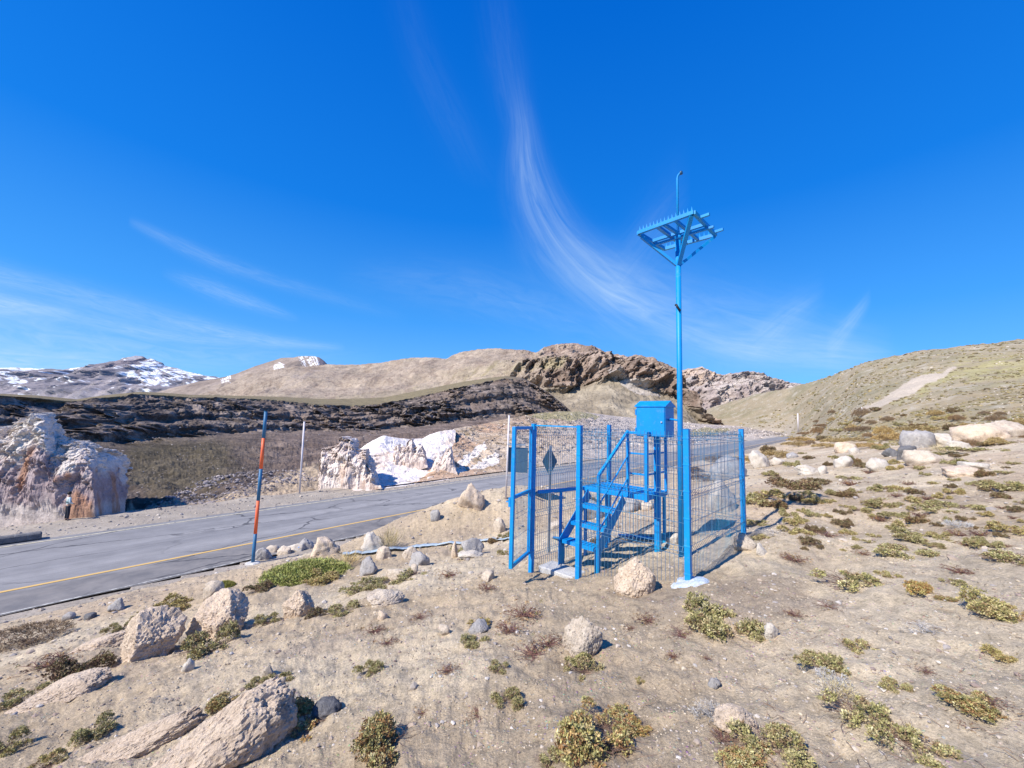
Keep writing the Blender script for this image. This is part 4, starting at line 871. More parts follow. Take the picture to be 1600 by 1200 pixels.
for z, w in ((rz1-.02, .042), (PZ+.62, .026), (PZ+.31, .026)):
    S(MB().bar(q1+EZ*z+E1*.02, q2+EZ*z-E1*.025, w, w), 'top_rail' if w > .03 else 'mid_rail'); S(MB().bar(q2+EZ*z+E2*.025, q3+EZ*z-E2*.02, w, w), 'top_rail' if w > .03 else 'mid_rail')
# level side beam running back to the gate post, on its own leg
hb = pH+E2*.07+E1*.05; S(MB().bar(hb+EZ*(PZ+.0), C0+EZ*(PZ-.03)-E2*.02+E1*.02, .04, .05), 'side_beam')
lg = hb*.52+C0*.48; S(MB().box(lg+EZ*(PZ-.03+gz(lg)-.05)/2, (.04, .04, PZ-.03-gz(lg)+.05), (E1, E2, EZ)), 'leg')
# ---------------------------------------------------------------- cabinet on its post
cp = A3(2.32, 6.33, 0); cab = tag(empty('instrument_cabinet', (float(cp[0]), float(cp[1]), gz(cp))), 'blue metal box with a small pitched roof on a square post above the platform', 'cabinet')
K = lambda mb, name, mat=None, parent=None, bevel=.003: local(mb.build(name, mat or M_blue, parent or cab, bevel=bevel), cab) if parent is None else mb.build(name, mat or M_blue, parent, bevel=bevel)
BZ, BH, BW, BD = -.215, .47, .47, .34; bc = cp-E1*.02-E2*.03
K(MB().box(cp+EZ*(gz(cp)-.08+BZ)/2, (.085, .085, BZ-gz(cp)+.08), (E1, E2, EZ)), 'post', bevel=.006)
body = K(MB().box(bc+EZ*(BZ+BH/2), (BW, BD, BH), (E1, E2, EZ)), 'box_body', bevel=.006)
dr = MB().box(bc-E2*(BD/2+.008)+EZ*(BZ+BH/2-.005), (BW-.02, .012, BH-.03), (E1, E2, EZ)); door = K(dr, 'door', bevel=.004)
for z in (BZ+.09, BZ+BH-.09): MB().tube([bc-E1*(BW/2+.006)-E2*(BD/2)+EZ*(z-.045), bc-E1*(BW/2+.006)-E2*(BD/2)+EZ*(z+.045)], .011, 8).build('hinge', M_blue, door)
MB().tube([bc+E1*(BW/2-.05)-E2*(BD/2+.014)+EZ*(BZ+.23), bc+E1*(BW/2-.05)-E2*(BD/2+.028)+EZ*(BZ+.23)], .014, 10).build('lock', M_galv, door)
rf = MB(); ov = .02; zt_ = BZ+BH; rg = .085
V = []
for s in (-1, 1):
    for (b, z) in ((-BD/2-ov, zt_-.005), (-BD/2-ov, zt_+.008), (0, zt_+rg+.010), (BD/2+ov, zt_+.008), (BD/2+ov, zt_-.005)): V.append(bc+E1*s*(BW/2+ov)+E2*b+EZ*z)
rf.add(V, [(0, 1, 2, 3, 4), (9, 8, 7, 6, 5), (0, 5, 6, 1), (1, 6, 7, 2), (2, 7, 8, 3), (3, 8, 9, 4), (4, 9, 5, 0)]); K(rf, 'roof', bevel=0)
# ---------------------------------------------------------------- mast with the solar panel frame
mp = A3(2.40, 5.655, 0); mast = tag(empty('antenna_mast', (float(mp[0]), float(mp[1]), gz(mp))), 'tall round blue mast carrying an empty spiked panel frame', 'mast')
K2 = lambda mb, name, mat=None, smooth=False, bevel=0.: local(mb.build(name, mat or M_blue, mast, smooth=smooth, bevel=bevel), mast)
def zat(px, py, P): r = ray(px, py); return float(r[2]*P[1])
zt1 = zat(1058, 372, mp); zt2 = zat(1058, 276, mp)
K2(MB().tube([mp+EZ*(gz(mp)-.1), mp+EZ*(zt1+.02)], .0375, 18), 'pole', smooth=True)
K2(MB().tube([mp+EZ*(zt1-.03), mp+EZ*(zt1+.03)], .044, 18), 'collar', smooth=True)
tp = [mp+EZ*zt1, mp+EZ*(zt2-.03), mp+EZ*(zt2+.01)+E1*.012, mp+EZ*(zt2+.035)+E1*.04, mp+EZ*(zt2+.035)+E1*.06]
K2(MB().tube(tp, .017, 12), 'top_pipe', smooth=True); K2(MB().tube([tp[-1]-E1*.014, tp[-1]+E1*.012], .027, 12), 'pipe_mouth', M_signback, True)
fz = zat(1058, 362, mp); 
def onplane(px, py, z): r = ray(px, py); return r*(z/r[2])
fA, fB, fC, fD = [onplane(a, b, fz) for a, b in ((997, 364), (1084, 332), (1118, 367), (1038, 389))]
_fw, _fd = np.linalg.norm(fB-fA), np.linalg.norm(fC-fB)
fc = (fA+fB+fC+fD)/4
def fr(a, b, w=.045, h=.05, name='frame_bar'): return K2(MB().bar(a, b, w, h), name)
fr(fA, fB, .045, .05); fr(fB, fC); fr(fC, fD); fr(fD, fA)
lerp = lambda a, b, t: a*(1-t)+b*t
fr(lerp(fA, fD, .5)-EZ*.0, lerp(fB, fC, .5)-EZ*.0, .04, .045, 'cross_bar'); fr(lerp(fA, fD, .56)-EZ*.05, lerp(fB, fC, .56)-EZ*.05+(fB-fA)*.12, .035, .03, 'cross_bar')
fr(lerp(fA, fB, .36), lerp(fD, fC, .36), .05, .04, 'cross_bar'); fr(lerp(fA, fB, .68), lerp(fD, fC, .68), .04, .04, 'cross_bar')
e_ = (fB-fA)/np.linalg.norm(fB-fA)
for t in (.22, .88): q = lerp(fB, fC, t); fr(q, q+e_*.14, .035, .035, 'stub_arm')
sp = MB(); wl = MB()
for a, b, n in ((fA, fB, 15), (fB, fC, 11), (fC, fD, 12)):
    for i in range(n):
        q = lerp(a, b, (i+.5)/n)+EZ*.025; d = (b-a)/np.linalg.norm(b-a); V = [q-d*.014, q+np.cross(d, EZ)*.006, q+d*.014, q-np.cross(d, EZ)*.006, q+EZ*.075]
        sp.add(V, [(0, 1, 4), (1, 2, 4), (2, 3, 4), (3, 0, 4), (3, 2, 1, 0)])
K2(sp, 'anti_bird_spikes')
bj = mp+EZ*zat(1059, 416, mp)
for q in (lerp(fA, fD, .12), lerp(fA, fB, .96), lerp(fC, fD, .03)): K2(MB().bar(bj+(q-bj)/np.linalg.norm(q-bj)*.03, q-EZ*.03, .055, .04), 'brace')
fr(lerp(fD, fC, .45)-EZ*.02, mp+EZ*(fz-.03), .04, .04, 'cross_bar'); fr(mp+EZ*(fz-.03), lerp(fA, fB, .5)-EZ*.02, .04, .04, 'cross_bar')
zc = zat(1058, 480, mp); K2(MB().tube([mp-E2*.035-E1*.03+EZ*(zc+.03), mp-E2*.07-E1*.01+EZ*(zc+.025), mp-E2*.075+E1*.02+EZ*(zc-.03), mp-E2*.03+E1*.03+EZ*(zc-.06)], .016, 8), 'cable_gland', M_black, True)
zn = zat(1054, 656, mp); K2(MB().tube([bc+E1*(BW/2)+EZ*zn, lerp(bc, mp, .5)+E1*.06+EZ*(zn+.01), mp+EZ*(zn-.01)], .014, 8), 'cable_conduit', smooth=True)
# conduits lying on the ground under the platform
for (ax, ay, bx, by, lab) in ((968, 838, 1022, 846, 'blue conduit pipe lying on the ground by the cabinet post'), (865, 842, 905, 850, 'blue conduit pipe lying on the ground under the bottom tread')):
    a = A3(*hit(ax, ay)[:3])+EZ*.03; b = A3(*hit(bx, by)[:3])+EZ*.03
    tag(MB().tube([a, (a+b)/2+EZ*.01, b], .026, 10).build('conduit', M_blue, smooth=True), lab, 'pipe')
# ---------------------------------------------------------------- signs and snow poles
def plumb(px, py, h=None, pytop=None, pxtop=None):
    x, y, z, d = hit(px, py); return A3(x, y, z)
dp = plumb(857, 863); ds = tag(empty('delineator_sign', tuple(dp)), 'small diamond-shaped road sign seen from behind, through the gateway', 'road sign')
zt_s = zat(857, 696, dp); nrm = np.array([-.25, .97, 0]); nrm /= np.linalg.norm(nrm); ax_ = np.array([nrm[1], -nrm[0], 0])
pb = MB(); pb.box(dp+EZ*(dp[2]-.1+zt_s)/2-0*EZ, (.045, .012, zt_s-dp[2]+.1), (ax_, nrm, EZ)); pb.box(dp-ax_*.02-nrm*.016+EZ*(dp[2]-.1+zt_s)/2, (.008, .03, zt_s-dp[2]+.1), (ax_, nrm, EZ)); pb.box(dp+ax_*.02-nrm*.016+EZ*(dp[2]-.1+zt_s)/2, (.008, .03, zt_s-dp[2]+.1), (ax_, nrm, EZ))

dpz = A3(dp[0], dp[1], 0)
def place(mb, root, name, mat, **k):
    o = mb.build(name, mat, root, **k); o.matrix_parent_inverse = Matrix.Translation(-Vector(root.location)); return o
pb = MB()
for off, sz in ((0*ax_, (.045, .012)), (-ax_*.02-nrm*.018, (.008, .032)), (ax_*.02-nrm*.018, (.008, .032))): pb.box(dpz+off+EZ*(dp[2]-.1+zt_s)/2, (*sz, zt_s-dp[2]+.1), (ax_, nrm, EZ))
place(pb, ds, 'post', M_galv)
cz = zat(857, 721, dp); w2, h2 = .155, .285; dpl = MB(); c_ = dpz+nrm*.02+EZ*cz; t_ = nrm*.003
V = [c_+s*t_+a*ax_*w2+b*EZ*h2 for s in (-1, 1) for a, b in ((-1, 0), (0, -1), (1, 0), (0, 1))]
dpl.add(V, [(0, 1, 2, 3), (7, 6, 5, 4), (0, 4, 5, 1), (1, 5, 6, 2), (2, 6, 7, 3), (3, 7, 4, 0)]); place(dpl, ds, 'sign_plate', M_signback)
def snow_pole(px, py, pxt, pyt, wpx, bands, label, name='snow_pole', base=True):
    p = plumb(px, py); r = ray(pxt, pyt); q = r*p[1]; q[1] = p[1]; r_ = wpx*p[1]/FPX/2
    root = tag(empty(name, tuple(p)), label, 'pole')
    n = len(bands); acc = 0.
    for f, m in bands:
        a = p+(q-p)*acc; acc += f; b = p+(q-p)*acc
        if acc == bands[0][0]: a = p-(q-p)*.03
        place(MB().tube([a, b], r_, 14), root, 'pole_section', m, smooth=True)
    place(MB().tube([q, q+(q-p)*.004], r_*1.15, 14), root, 'cap', bands[-1][1])
    return root, p, q, r_
M_or = mat_plain('orange_paint', (.72, .13, .045), .5, var=.12, scale=3); M_db = mat_plain('faded_blue_paint', (.025, .13, .27), .5, var=.15, scale=3); M_wp = mat_plain('chalky_white_paint', (.62, .58, .60), .6, var=.1, scale=3)
rt, p, q, r_ = snow_pole(395, 880, 415.5, 643, 4.8, [(.19, M_db), (.215, M_or), (.21, M_db), (.205, M_or), (.18, M_db)], 'tall leaning pole banded orange and blue beside the near road edge')
footing(p[0], p[1], .32, .05, 3.3, M_conc, 'small white concrete footing under the banded pole')
snow_pole(468, 771, 475.5, 659, 2.6, [(1., M_wp)], 'thin white pole on the far side of the road')
rt, p, q, r_ = snow_pole(790.5, 779, 795.5, 649, 2.8, [(1., M_wp)], 'white pole holding a dark rectangular sign, left of the gate')
a1_ = zat(800, 699, p); a2_ = zat(800, 738, p); m_ = p[1]/FPX; wS = 31*m_
pc = A3(p[0]+wS/2+.03, p[1]+.02, (a1_+a2_)/2); sg = place(MB().box(pc, (wS, .02, a1_-a2_), (A3(.985, -.17, 0), A3(.17, .985, 0), EZ)), rt, 'sign_plate', M_signback)
place(MB().bar(pc+A3(-wS/2-.02, -.05, .5), pc+A3(wS/2-.1, -.1, .5), .03, .05).bar(pc+A3(-wS/2-.02, -.05, -.5), pc+A3(wS/2-.1, -.1, -.5), .03, .05), rt, 'sign_brackets', M_galv)
for px, py, pyt, w, lab in ((1247.5, 675, 646, 1.8, 'short white post beside the road where it leaves view'), (1347, 646, 636, 1.2, 'tiny white post at the foot of the pale scree')):
    p = plumb(px, py); zt_q = zat(px, pyt, p); tag(MB().tube([p-EZ*.2, A3(p[0], p[1], zt_q)], w*p[1]/FPX/2, 8).build('marker_post', M_wp, smooth=True), lab, 'post')
# low dark block standing in for shadow at the far left road edge
k0 = plumb(8, 849); kb = MB(); dr_ = A3(1, RS, 0)/RN; nr_ = A3(-RS, 1, 0)/RN
kc = k0-dr_*3.2; kb.box(kc+EZ*.16, (8.6, .45, .34), (dr_, nr_, EZ)); tag(kb.build('shadow_block', M_dark, bevel=.06), 'low dark block in place of shadow on the far road shoulder at the left edge', 'shadow block')
# blue litter between the roadside stones
x, y, z, d = hit(465, 860); P, F = rock_shape(900, 3, 9, .3); o = mesh_np('crumpled_plastic', P*[.17, .13, .11], F, mat_plain('blue_plastic', (.0, .20, .62), .3), smooth=False); o.location = (x, y, z+.10); tag(o, 'crumpled bright blue plastic litter among the roadside stones', 'litter')
# pale blue plastic strip lying along the bank
def blue_strip():
    pts = [(535, 868), (560, 865), (590, 863), (620, 859), (650, 856), (680, 853), (705, 850), (740, 848), (770, 845), (800, 843)]; V = []; Q = []
    hs = [A3(*hit(a, b)[:3]) for a, b in pts]; hs = np.array(hs); tt = np.linspace(0, len(hs)-1, 120)
    C = np.stack([np.interp(tt, range(len(hs)), hs[:, k]) for k in range(3)], -1); C[:, 2] = zg(C[:, 0], C[:, 1])+.05
    d = np.gradient(C, axis=0); d /= np.linalg.norm(d, axis=1)[:, None]; n = np.cross(d, EZ); w = .10+.02*noise(C, 1.)
    for k, (o1, oz) in enumerate(((-1, 0), (-.5, .018), (.2, .006), (.7, .02), (1, 0), (.7, -.012), (-.5, -.012))): V.append(C+n*(w*o1)[:, None]+EZ*(oz*.6+.006*noise(C+k, 3.))[:, None])
    V = np.stack(V, 1); m = V.shape[1]; Q = [(i*m+k, i*m+(k+1) % m, (i+1)*m+(k+1) % m, (i+1)*m+k) for i in range(119) for k in range(m)]
    tag(mesh_np('plastic_strip', V.reshape(-1, 3), Q, mat_plain('pale_blue_plastic', (.36, .44, .50), .5, var=.25, scale=5)), 'long pale blue plastic strip lying along the roadside bank', 'strip')
blue_strip()
# ================================================================== the person by the outcrop
def skin_mesh(name, pts, edges, mat, parent=None, sub=2):
    me = bpy.data.meshes.new(name); me.from_pydata([p[0] for p in pts], edges, []); o = bpy.data.objects.new(name, me); COLL.objects.link(o)
    m = o.modifiers.new('skin', 'SKIN'); m.use_smooth_shade = True; m.use_x_symmetry = False
    for i, p in enumerate(pts): me.skin_vertices[0].data[i].radius = p[1] if hasattr(p[1], '__len__') else (p[1], p[1])
    me.skin_vertices[0].data[0].use_root = True
    s = o.modifiers.new('sub', 'SUBSURF'); s.levels = sub; s.render_levels = sub
    dg = bpy.context.evaluated_depsgraph_get(); dg.update(); nm = bpy.data.meshes.new_from_object(o.evaluated_get(dg)); nm.name = name
    bpy.data.objects.remove(o); nm.materials.clear(); nm.materials.append(mat); q = bpy.data.objects.new(name, nm); COLL.objects.link(q)
    if parent: q.parent = parent
    return q
def person():
    x, y, z, d = hit(104, 813); k = 1.58/1.72
    skin = mat_plain('skin', (.40, .25, .18), .6); jac = mat_plain('jacket_cloth', (.50, .60, .60), .8, var=.15, scale=8); stripe = mat_plain('dark_teal_cloth', (.02, .10, .12), .8); tr = mat_plain('dark_trousers', (.015, .02, .035), .8); hair = mat_plain('dark_hair', (.015, .012, .012), .7)
    pelv, chest, neck = (0, 0, .92), (0, 0, 1.28), (0, .0, 1.46)
    B = [(pelv, (.12, .09)), ((0, 0, 1.08), (.11, .085)), (chest, (.15, .10)), (neck, .05), ((0, -.01, 1.56), .075), ((0, -.015, 1.66), .082),
         ((.09, 0, .86), .085), ((.11, .01, .48), .058), ((.12, .03, .09), .042), ((.13, -.10, .035), .035),
         ((-.09, 0, .86), .085), ((-.12, -.02, .48), .058), ((-.13, -.0, .09), .042), ((-.15, -.13, .035), .035),
         ((.18, 0, 1.38), .055), ((.27, -.02, 1.12), .042), ((.21, -.12, .92), .032), ((.18, -.16, .86), .030),
         ((-.18, 0, 1.38), .055), ((-.28, .02, 1.14), .042), ((-.22, -.16, 1.02), .032), ((-.16, -.20, 1.02), .030)]
    E = [(0, 1), (1, 2), (2, 3), (3, 4), (4, 5), (0, 6), (6, 7), (7, 8), (8, 9), (0, 10), (10, 11), (11, 12), (12, 13), (2, 14), (14, 15), (15, 16), (16, 17), (2, 18), (18, 19), (19, 20), (20, 21)]
    for hx, hy, hz, sg in ((.18, -.16, .86, 1), (-.16, -.20, 1.02, -1)):
        h = len(B)-1; w = [i for i, b in enumerate(B) if b[0] == (hx, hy, hz)][0]
        for f in range(4):
            B.append(((hx+(f-1.5)*.014, hy-.012*(f % 2), hz-.045), .008)); E.append((w, len(B)-1)); B.append(((hx+(f-1.5)*.015, hy-.02, hz-.075-.006*(f in (1, 2))), .006)); E.append((len(B)-2, len(B)-1))
        B.append(((hx+sg*.03, hy-.02, hz-.02), .009)); E.append((w, len(B)-1))
    b = skin_mesh('person', B, E, skin)
    tag(b, 'person in a pale teal jacket and dark trousers standing below the big outcrop', 'person')
    J = [((0, 0, .90), (.135, .105)), ((0, 0, 1.08), (.13, .10)), (chest, (.17, .12)), ((0, 0, 1.43), (.075, .07)), ((.19, 0, 1.385), .068), ((.28, -.02, 1.12), .055), ((.22, -.11, .95), .045), ((-.19, 0, 1.385), .068), ((-.29, .02, 1.14), .055), ((-.235, -.14, 1.03), .045)]
    skin_mesh('jacket', J, [(0, 1), (1, 2), (2, 3), (2, 4), (4, 5), (5, 6), (2, 7), (7, 8), (8, 9)], jac, b)
    T_ = [((0, 0, .93), (.13, .10)), ((.09, 0, .85), .098), ((.11, .01, .48), .075), ((.12, .03, .10), .06), ((-.09, 0, .85), .098), ((-.12, -.02, .48), .075), ((-.13, 0, .10), .06)]
    skin_mesh('trousers', T_, [(0, 1), (1, 2), (2, 3), (0, 4), (4, 5), (5, 6)], tr, b)
    skin_mesh('shoe', [((.12, .05, .04), .05), ((.13, -.14, .03), .042)], [(0, 1)], tr, b); skin_mesh('shoe', [((-.13, .02, .04), .05), ((-.15, -.17, .03), .042)], [(0, 1)], tr, b)
    V, F = ico(3); Pn = V*[.092, .105, .11]; Pn[:, 2] += 1.675; Pn[:, 1] += .012; Pn = Pn[:, :]; Pn += V*(.008*noise(Pn, 30.))[:, None]; mesh_np('hair', Pn, F, hair, parent=b)
    fc = MB()
    for s in (-1, 1): fc.box((s*.03, -.098, 1.655), (.016, .008, .008))
    fc.box((0, -.098, 1.605), (.04, .006, .008)); fc.box((0, -.108, 1.63), (.018, .024, .035)); fc.build('face', mat_plain('face_features', (.2, .1, .08), .6), b)
    sp_ = MB(); n = 20; V = []
    for zz in (1.12, 1.18): V += [(.185*math.cos(2*math.pi*i/n), .135*math.sin(2*math.pi*i/n), zz) for i in range(n)]
    sp_.add(V, [(i, (i+1) % n, n+(i+1) % n, n+i) for i in range(n)]); sp_.build('jacket_stripe', stripe, b)
    b.location = (x, y, z); b.scale = (k, k, k); b.rotation_euler.z = math.radians(150)
person()
# ================================================================== plants
def leaf_mesh(name, clumps, leaves, L, Wd, cols, r, twigs=0, flat=.55, up=.5, stray=.0, twigc=(.13, .085, .06), spread=1.):
    """clumps: (x, y, z, size). Each clump is a rosette of small pointed leaves; cols is a list of albedos"""
    V = []; Q = []; C = []; n = 0; cols = np.array(cols)
    for (cx, cy, cz, cs) in clumps:
        base = cols[r.integers(len(cols))]*r.uniform(.78, 1.18)
        k = leaves; th = r.uniform(0, 2*math.pi, k); ph = np.arccos(r.uniform(up-.6, 1, k)); d = np.stack([np.sin(ph)*np.cos(th), np.sin(ph)*np.sin(th), np.cos(ph)], -1)
        d = d+np.array([cx, cy, 0])*.5*spread; d /= np.linalg.norm(d, axis=1)[:, None]
        sd = np.cross(d, r.normal(size=(k, 3))); sd /= np.linalg.norm(sd, axis=1)[:, None]
        ln = L*cs*r.uniform(.6, 1.3, k)[:, None]; w = Wd*cs*r.uniform(.7, 1.2, k)[:, None]; o = np.array([cx, cy, cz])+d*ln*.25+r.normal(size=(k, 3))*L*cs*.25
        q = np.stack([o-sd*w*.35, o+d*ln*.55-sd*w, o+d*ln, o+d*ln*.55+sd*w, ], 1)
        V.append(q.reshape(-1, 3)); Q.append(np.arange(4*k).reshape(-1, 4)+n); n += 4*k
        cc = base*r.uniform(.8, 1.2, k)[:, None]; C.append(np.repeat(cc, 4, 0))
    return np.concatenate(V), np.concatenate(Q), np.concatenate(C)
def twig_mb(r, n, R, h, thick=.004, curl=.3):
    mb = MB()
    for i in range(n):
        a = r.uniform(0, 2*math.pi); e = R*r.uniform(.5, 1.1); p = np.array([r.normal()*.05*R, r.normal()*.05*R, 0.]); q = [p]; m = 5; hz_ = h*r.uniform(.3, 1.1)
        for k in range(1, m+1):
            a += r.normal()*curl; p = p+np.array([math.cos(a)*e/m, math.sin(a)*e/m, hz_/m*(1.4-k*.22)+r.normal()*.01]); q.append(p.copy())
        q = [c*[1, 1, 1]+[0, 0, .004] for c in q]; mb.tube(q, [thick*(1-.14*k) for k in range(m+1)], 4, False)
        if r.random() < .6:
            b = q[2]; g = b+np.array([math.cos(a+1)*e*.35, math.sin(a+1)*e*.35, hz_*.4]); mb.tube([b, (b+g)/2+[0, 0, .01], g], [thick*.6, thick*.5, thick*.3], 4, False)
    return mb
YG = [(.46, .42, .19), (.36, .34, .14), (.54, .49, .27), (.25, .235, .10), (.43, .35, .19), (.30, .21, .12)]
OR = [(.42, .28, .12), (.34, .20, .09), (.40, .36, .14), (.28, .155, .075), (.45, .34, .17)]
GR = [(.23, .26, .06), (.28, .29, .08), (.18, .20, .05), (.36, .34, .12)]
BR = [(.16, .10, .065), (.22, .145, .09), (.12, .075, .055), (.28, .19, .11)]
GO = [(.46, .34, .15), (.36, .26, .11), (.54, .43, .22), (.29, .21, .10)]
SI = [(.50, .50, .48), (.40, .39, .39), (.58, .57, .54)]
def proto(kind, seed):
    """unit-size plants: about 1 wide, standing on z = 0"""
    r = np.random.default_rng(seed); cl = []
    if kind in ('cushion', 'orange', 'dark'):
        nb = r.integers(7, 11); blobs = [(r.uniform(-.40, .40), r.uniform(-.34, .34), r.uniform(.06, .19), r.uniform(.6, 1.1)) for _ in range(nb)]
        for bx, by, br, bh in blobs:
            for _ in range(int(175*(br/.2)**2)):
                a = r.uniform(0, 6.283); q = math.sqrt(r.random()); x = bx+br*q*math.cos(a); y = by+br*q*math.sin(a); z = .20*bh*(br/.16)*math.sqrt(max(0, 1-q*q))*r.uniform(.55, 1.05)
                cl.append((x+r.normal()*.012, y+r.normal()*.012, z+.01+.012*r.normal(), r.uniform(.6, 1.3)))
        cols = YG if kind == 'cushion' else OR+YG[:4] if kind == 'orange' else [(c[0]*.55, c[1]*.52, c[2]*.55) for c in YG[:3]]+BR
        V, Q, C = leaf_mesh('l', cl, 13, .028, .0085, cols, r); tw = twig_mb(r, 34, .56, .10, .0045, .5)
    elif kind == 'grass':
        for _ in range(900): a = r.uniform(0, 6.283); q = math.sqrt(r.random()); cl.append((.5*q*math.cos(a), .5*q*math.sin(a), .22*(1-q*q)*r.uniform(.3, 1.), r.uniform(.8, 1.3)))
        V, Q, C = leaf_mesh('l', cl, 16, .055, .0045, GR+[(.40, .42, .14), (.34, .38, .11)], r, up=1.0, spread=.4); tw = None
    elif kind == 'straw':
        for _ in range(60): cl.append((r.normal()*.06, r.normal()*.06, .0, 1.))
        V, Q, C = leaf_mesh('l', cl, 5, .75, .008, [(.55, .46, .24), (.62, .54, .32), (.45, .36, .18)], r, up=1.25, spread=1.5); tw = None
    elif kind == 'golden':
        for _ in range(360): a = r.uniform(0, 6.283); q = math.sqrt(r.random()); cl.append((.5*q*math.cos(a), .5*q*math.sin(a), .34*math.sqrt(1-q*q)*r.uniform(.4, 1.05), r.uniform(.8, 1.2)))
        V, Q, C = leaf_mesh('l', cl, 16, .05, .006, GO, r, up=.9); tw = twig_mb(r, 8, .5, .2, .006)
    elif kind == 'brown':
        for _ in range(300): a = r.uniform(0, 6.283); q = math.sqrt(r.random()); cl.append((.5*q*math.cos(a), .5*q*math.sin(a), .30*math.sqrt(1-q*q)*r.uniform(.3, 1.05), r.uniform(.8, 1.2)))
        V, Q, C = leaf_mesh('l', cl, 16, .065, .0045, [(.24, .17, .105), (.30, .215, .13), (.17, .12, .08)], r, up=1.0, spread=.5); tw = twig_mb(r, 14, .5, .28, .006)
    elif kind == 'silver':
        for _ in range(50): a = r.uniform(0, 6.283); q = math.sqrt(r.random()); cl.append((.45*q*math.cos(a), .45*q*math.sin(a), .22*math.sqrt(1-q*q)*r.uniform(.3, 1.1), r.uniform(.8, 1.2)))
        V, Q, C = leaf_mesh('l', cl, 14, .09, .006, SI, r, up=.6); tw = twig_mb(r, 16, .5, .26, .009)
    elif kind == 'twiggy':
        for _ in range(46): a = r.uniform(0, 6.283); q = r.random()**.7; cl.append((.5*q*math.cos(a), .5*q*math.sin(a), .16*r.random(), r.uniform(.6, 1.)))
        V, Q, C = leaf_mesh('l', cl, 14, .04, .008, BR+OR[:2]+YG[3:4]+BR, r); tw = twig_mb(r, 34, .52, .16, .009, .5)
    return V, Q, C, tw
KINDS = {'cushion': ('cushion_shrub', 'yellow-green cushion shrub', 'shrub', 4), 'orange': ('cushion_shrub', 'orange and green cushion shrub', 'shrub', 3), 'dark': ('cushion_shrub', 'dark olive shrub', 'shrub', 2), 'grass': ('grass_mound', 'green grassy mound', 'grass mound', 1),
         'straw': ('grass_tuft', 'straw-coloured grass tuft', 'grass tuft', 2), 'golden': ('golden_shrub', 'golden brown bush', 'bush', 2), 'brown': ('dry_bush', 'brown dry bush', 'bush', 2), 'silver': ('dead_shrub', 'silver-grey dead shrub', 'shrub', 2), 'twiggy': ('dead_shrub', 'sparse reddish dead shrub', 'shrub', 3)}
M_silver = mat_plain('silver_twigs', (.38, .37, .36), .9, var=.2, scale=20); M_red = mat_plain('reddish_twigs', (.17, .085, .07), .9, var=.3, scale=20)
PROT = {}
def plant(kind, x, y, z, w, h, seed, twigs=True):
    nm, desc, cat, nv = KINDS[kind]; v = seed % nv; key = (kind, v)
    if key not in PROT:
        V, Q, C, tw = proto(kind, 500+v*7+len(kind)); o = mesh_np(nm, V, Q, M_leaf, C, smooth=False); me = o.data; bpy.data.objects.remove(o)
        tm = None
        if tw: t_ = tw.build('twigs', M_silver if kind == 'silver' else M_red if kind == 'twiggy' else M_twig); tm = t_.data; bpy.data.objects.remove(t_)
        PROT[key] = (me, tm)
    me, tm = PROT[key]; o = bpy.data.objects.new(nm, me); COLL.objects.link(o)
    rr = random.Random(seed*31+7); o.location = (x, y, z-.01*w); o.rotation_euler = (0, 0, rr.uniform(0, 6.28)); o.scale = (w, w, h)
    if tm and twigs: t_ = bpy.data.objects.new('twigs', tm); COLL.objects.link(t_); t_.parent = o
    return o
LAND = [((880, 780), 'blue fence'), ((395, 880), 'banded pole'), ((990, 915), 'pinkish boulder'), ((910, 1005), 'weathered grey-tan boulder'), ((222, 1010), 'dark-sided boulder'), ((340, 970), 'rounded tan boulder'), ((360, 1150), 'largest foreground boulder'),
        ((1075, 893), 'corner post footing'), ((1165, 840), 'back right fence post'), ((1445, 705), 'rock pile on the slope'), ((1205, 988), 'upright white stone'), ((735, 780), 'tan boulder on the bank'), ((1187, 715), 'pyramid-like white boulder'), ((670, 853), 'blue plastic strip'),
        ((1320, 728), 'white stones on the slope'), ((700, 990), 'small round pale stone'), ((60, 930), 'near road edge'), ((600, 945), 'broad flat pale stone'), ((95, 1085), 'smooth pinkish slab'), ((1590, 1190), 'bottom right corner of the photo'), ((1000, 1190), 'bottom middle of the photo'),
        ((1595, 900), 'right edge of the photo'), ((1240, 680), 'far end of the road'), ((800, 1190), 'bottom edge, left of centre'), ((1300, 1190), 'bottom edge, right of centre'), ((10, 1100), 'left edge of the photo'), ((1597, 1050), 'lower right edge of the photo'), ((1595, 760), 'right edge above the shrubs'),
        ((468, 945), 'light tan pointed stone'), ((510, 855), 'large tan roadside stone')]
P_ = [] # kind, px, py(foot), width px, height px
def S_(k, *a): P_.extend((k,)+t for t in a)
S_('grass', (478, 908, 118, 34), (350, 921, 26, 16))
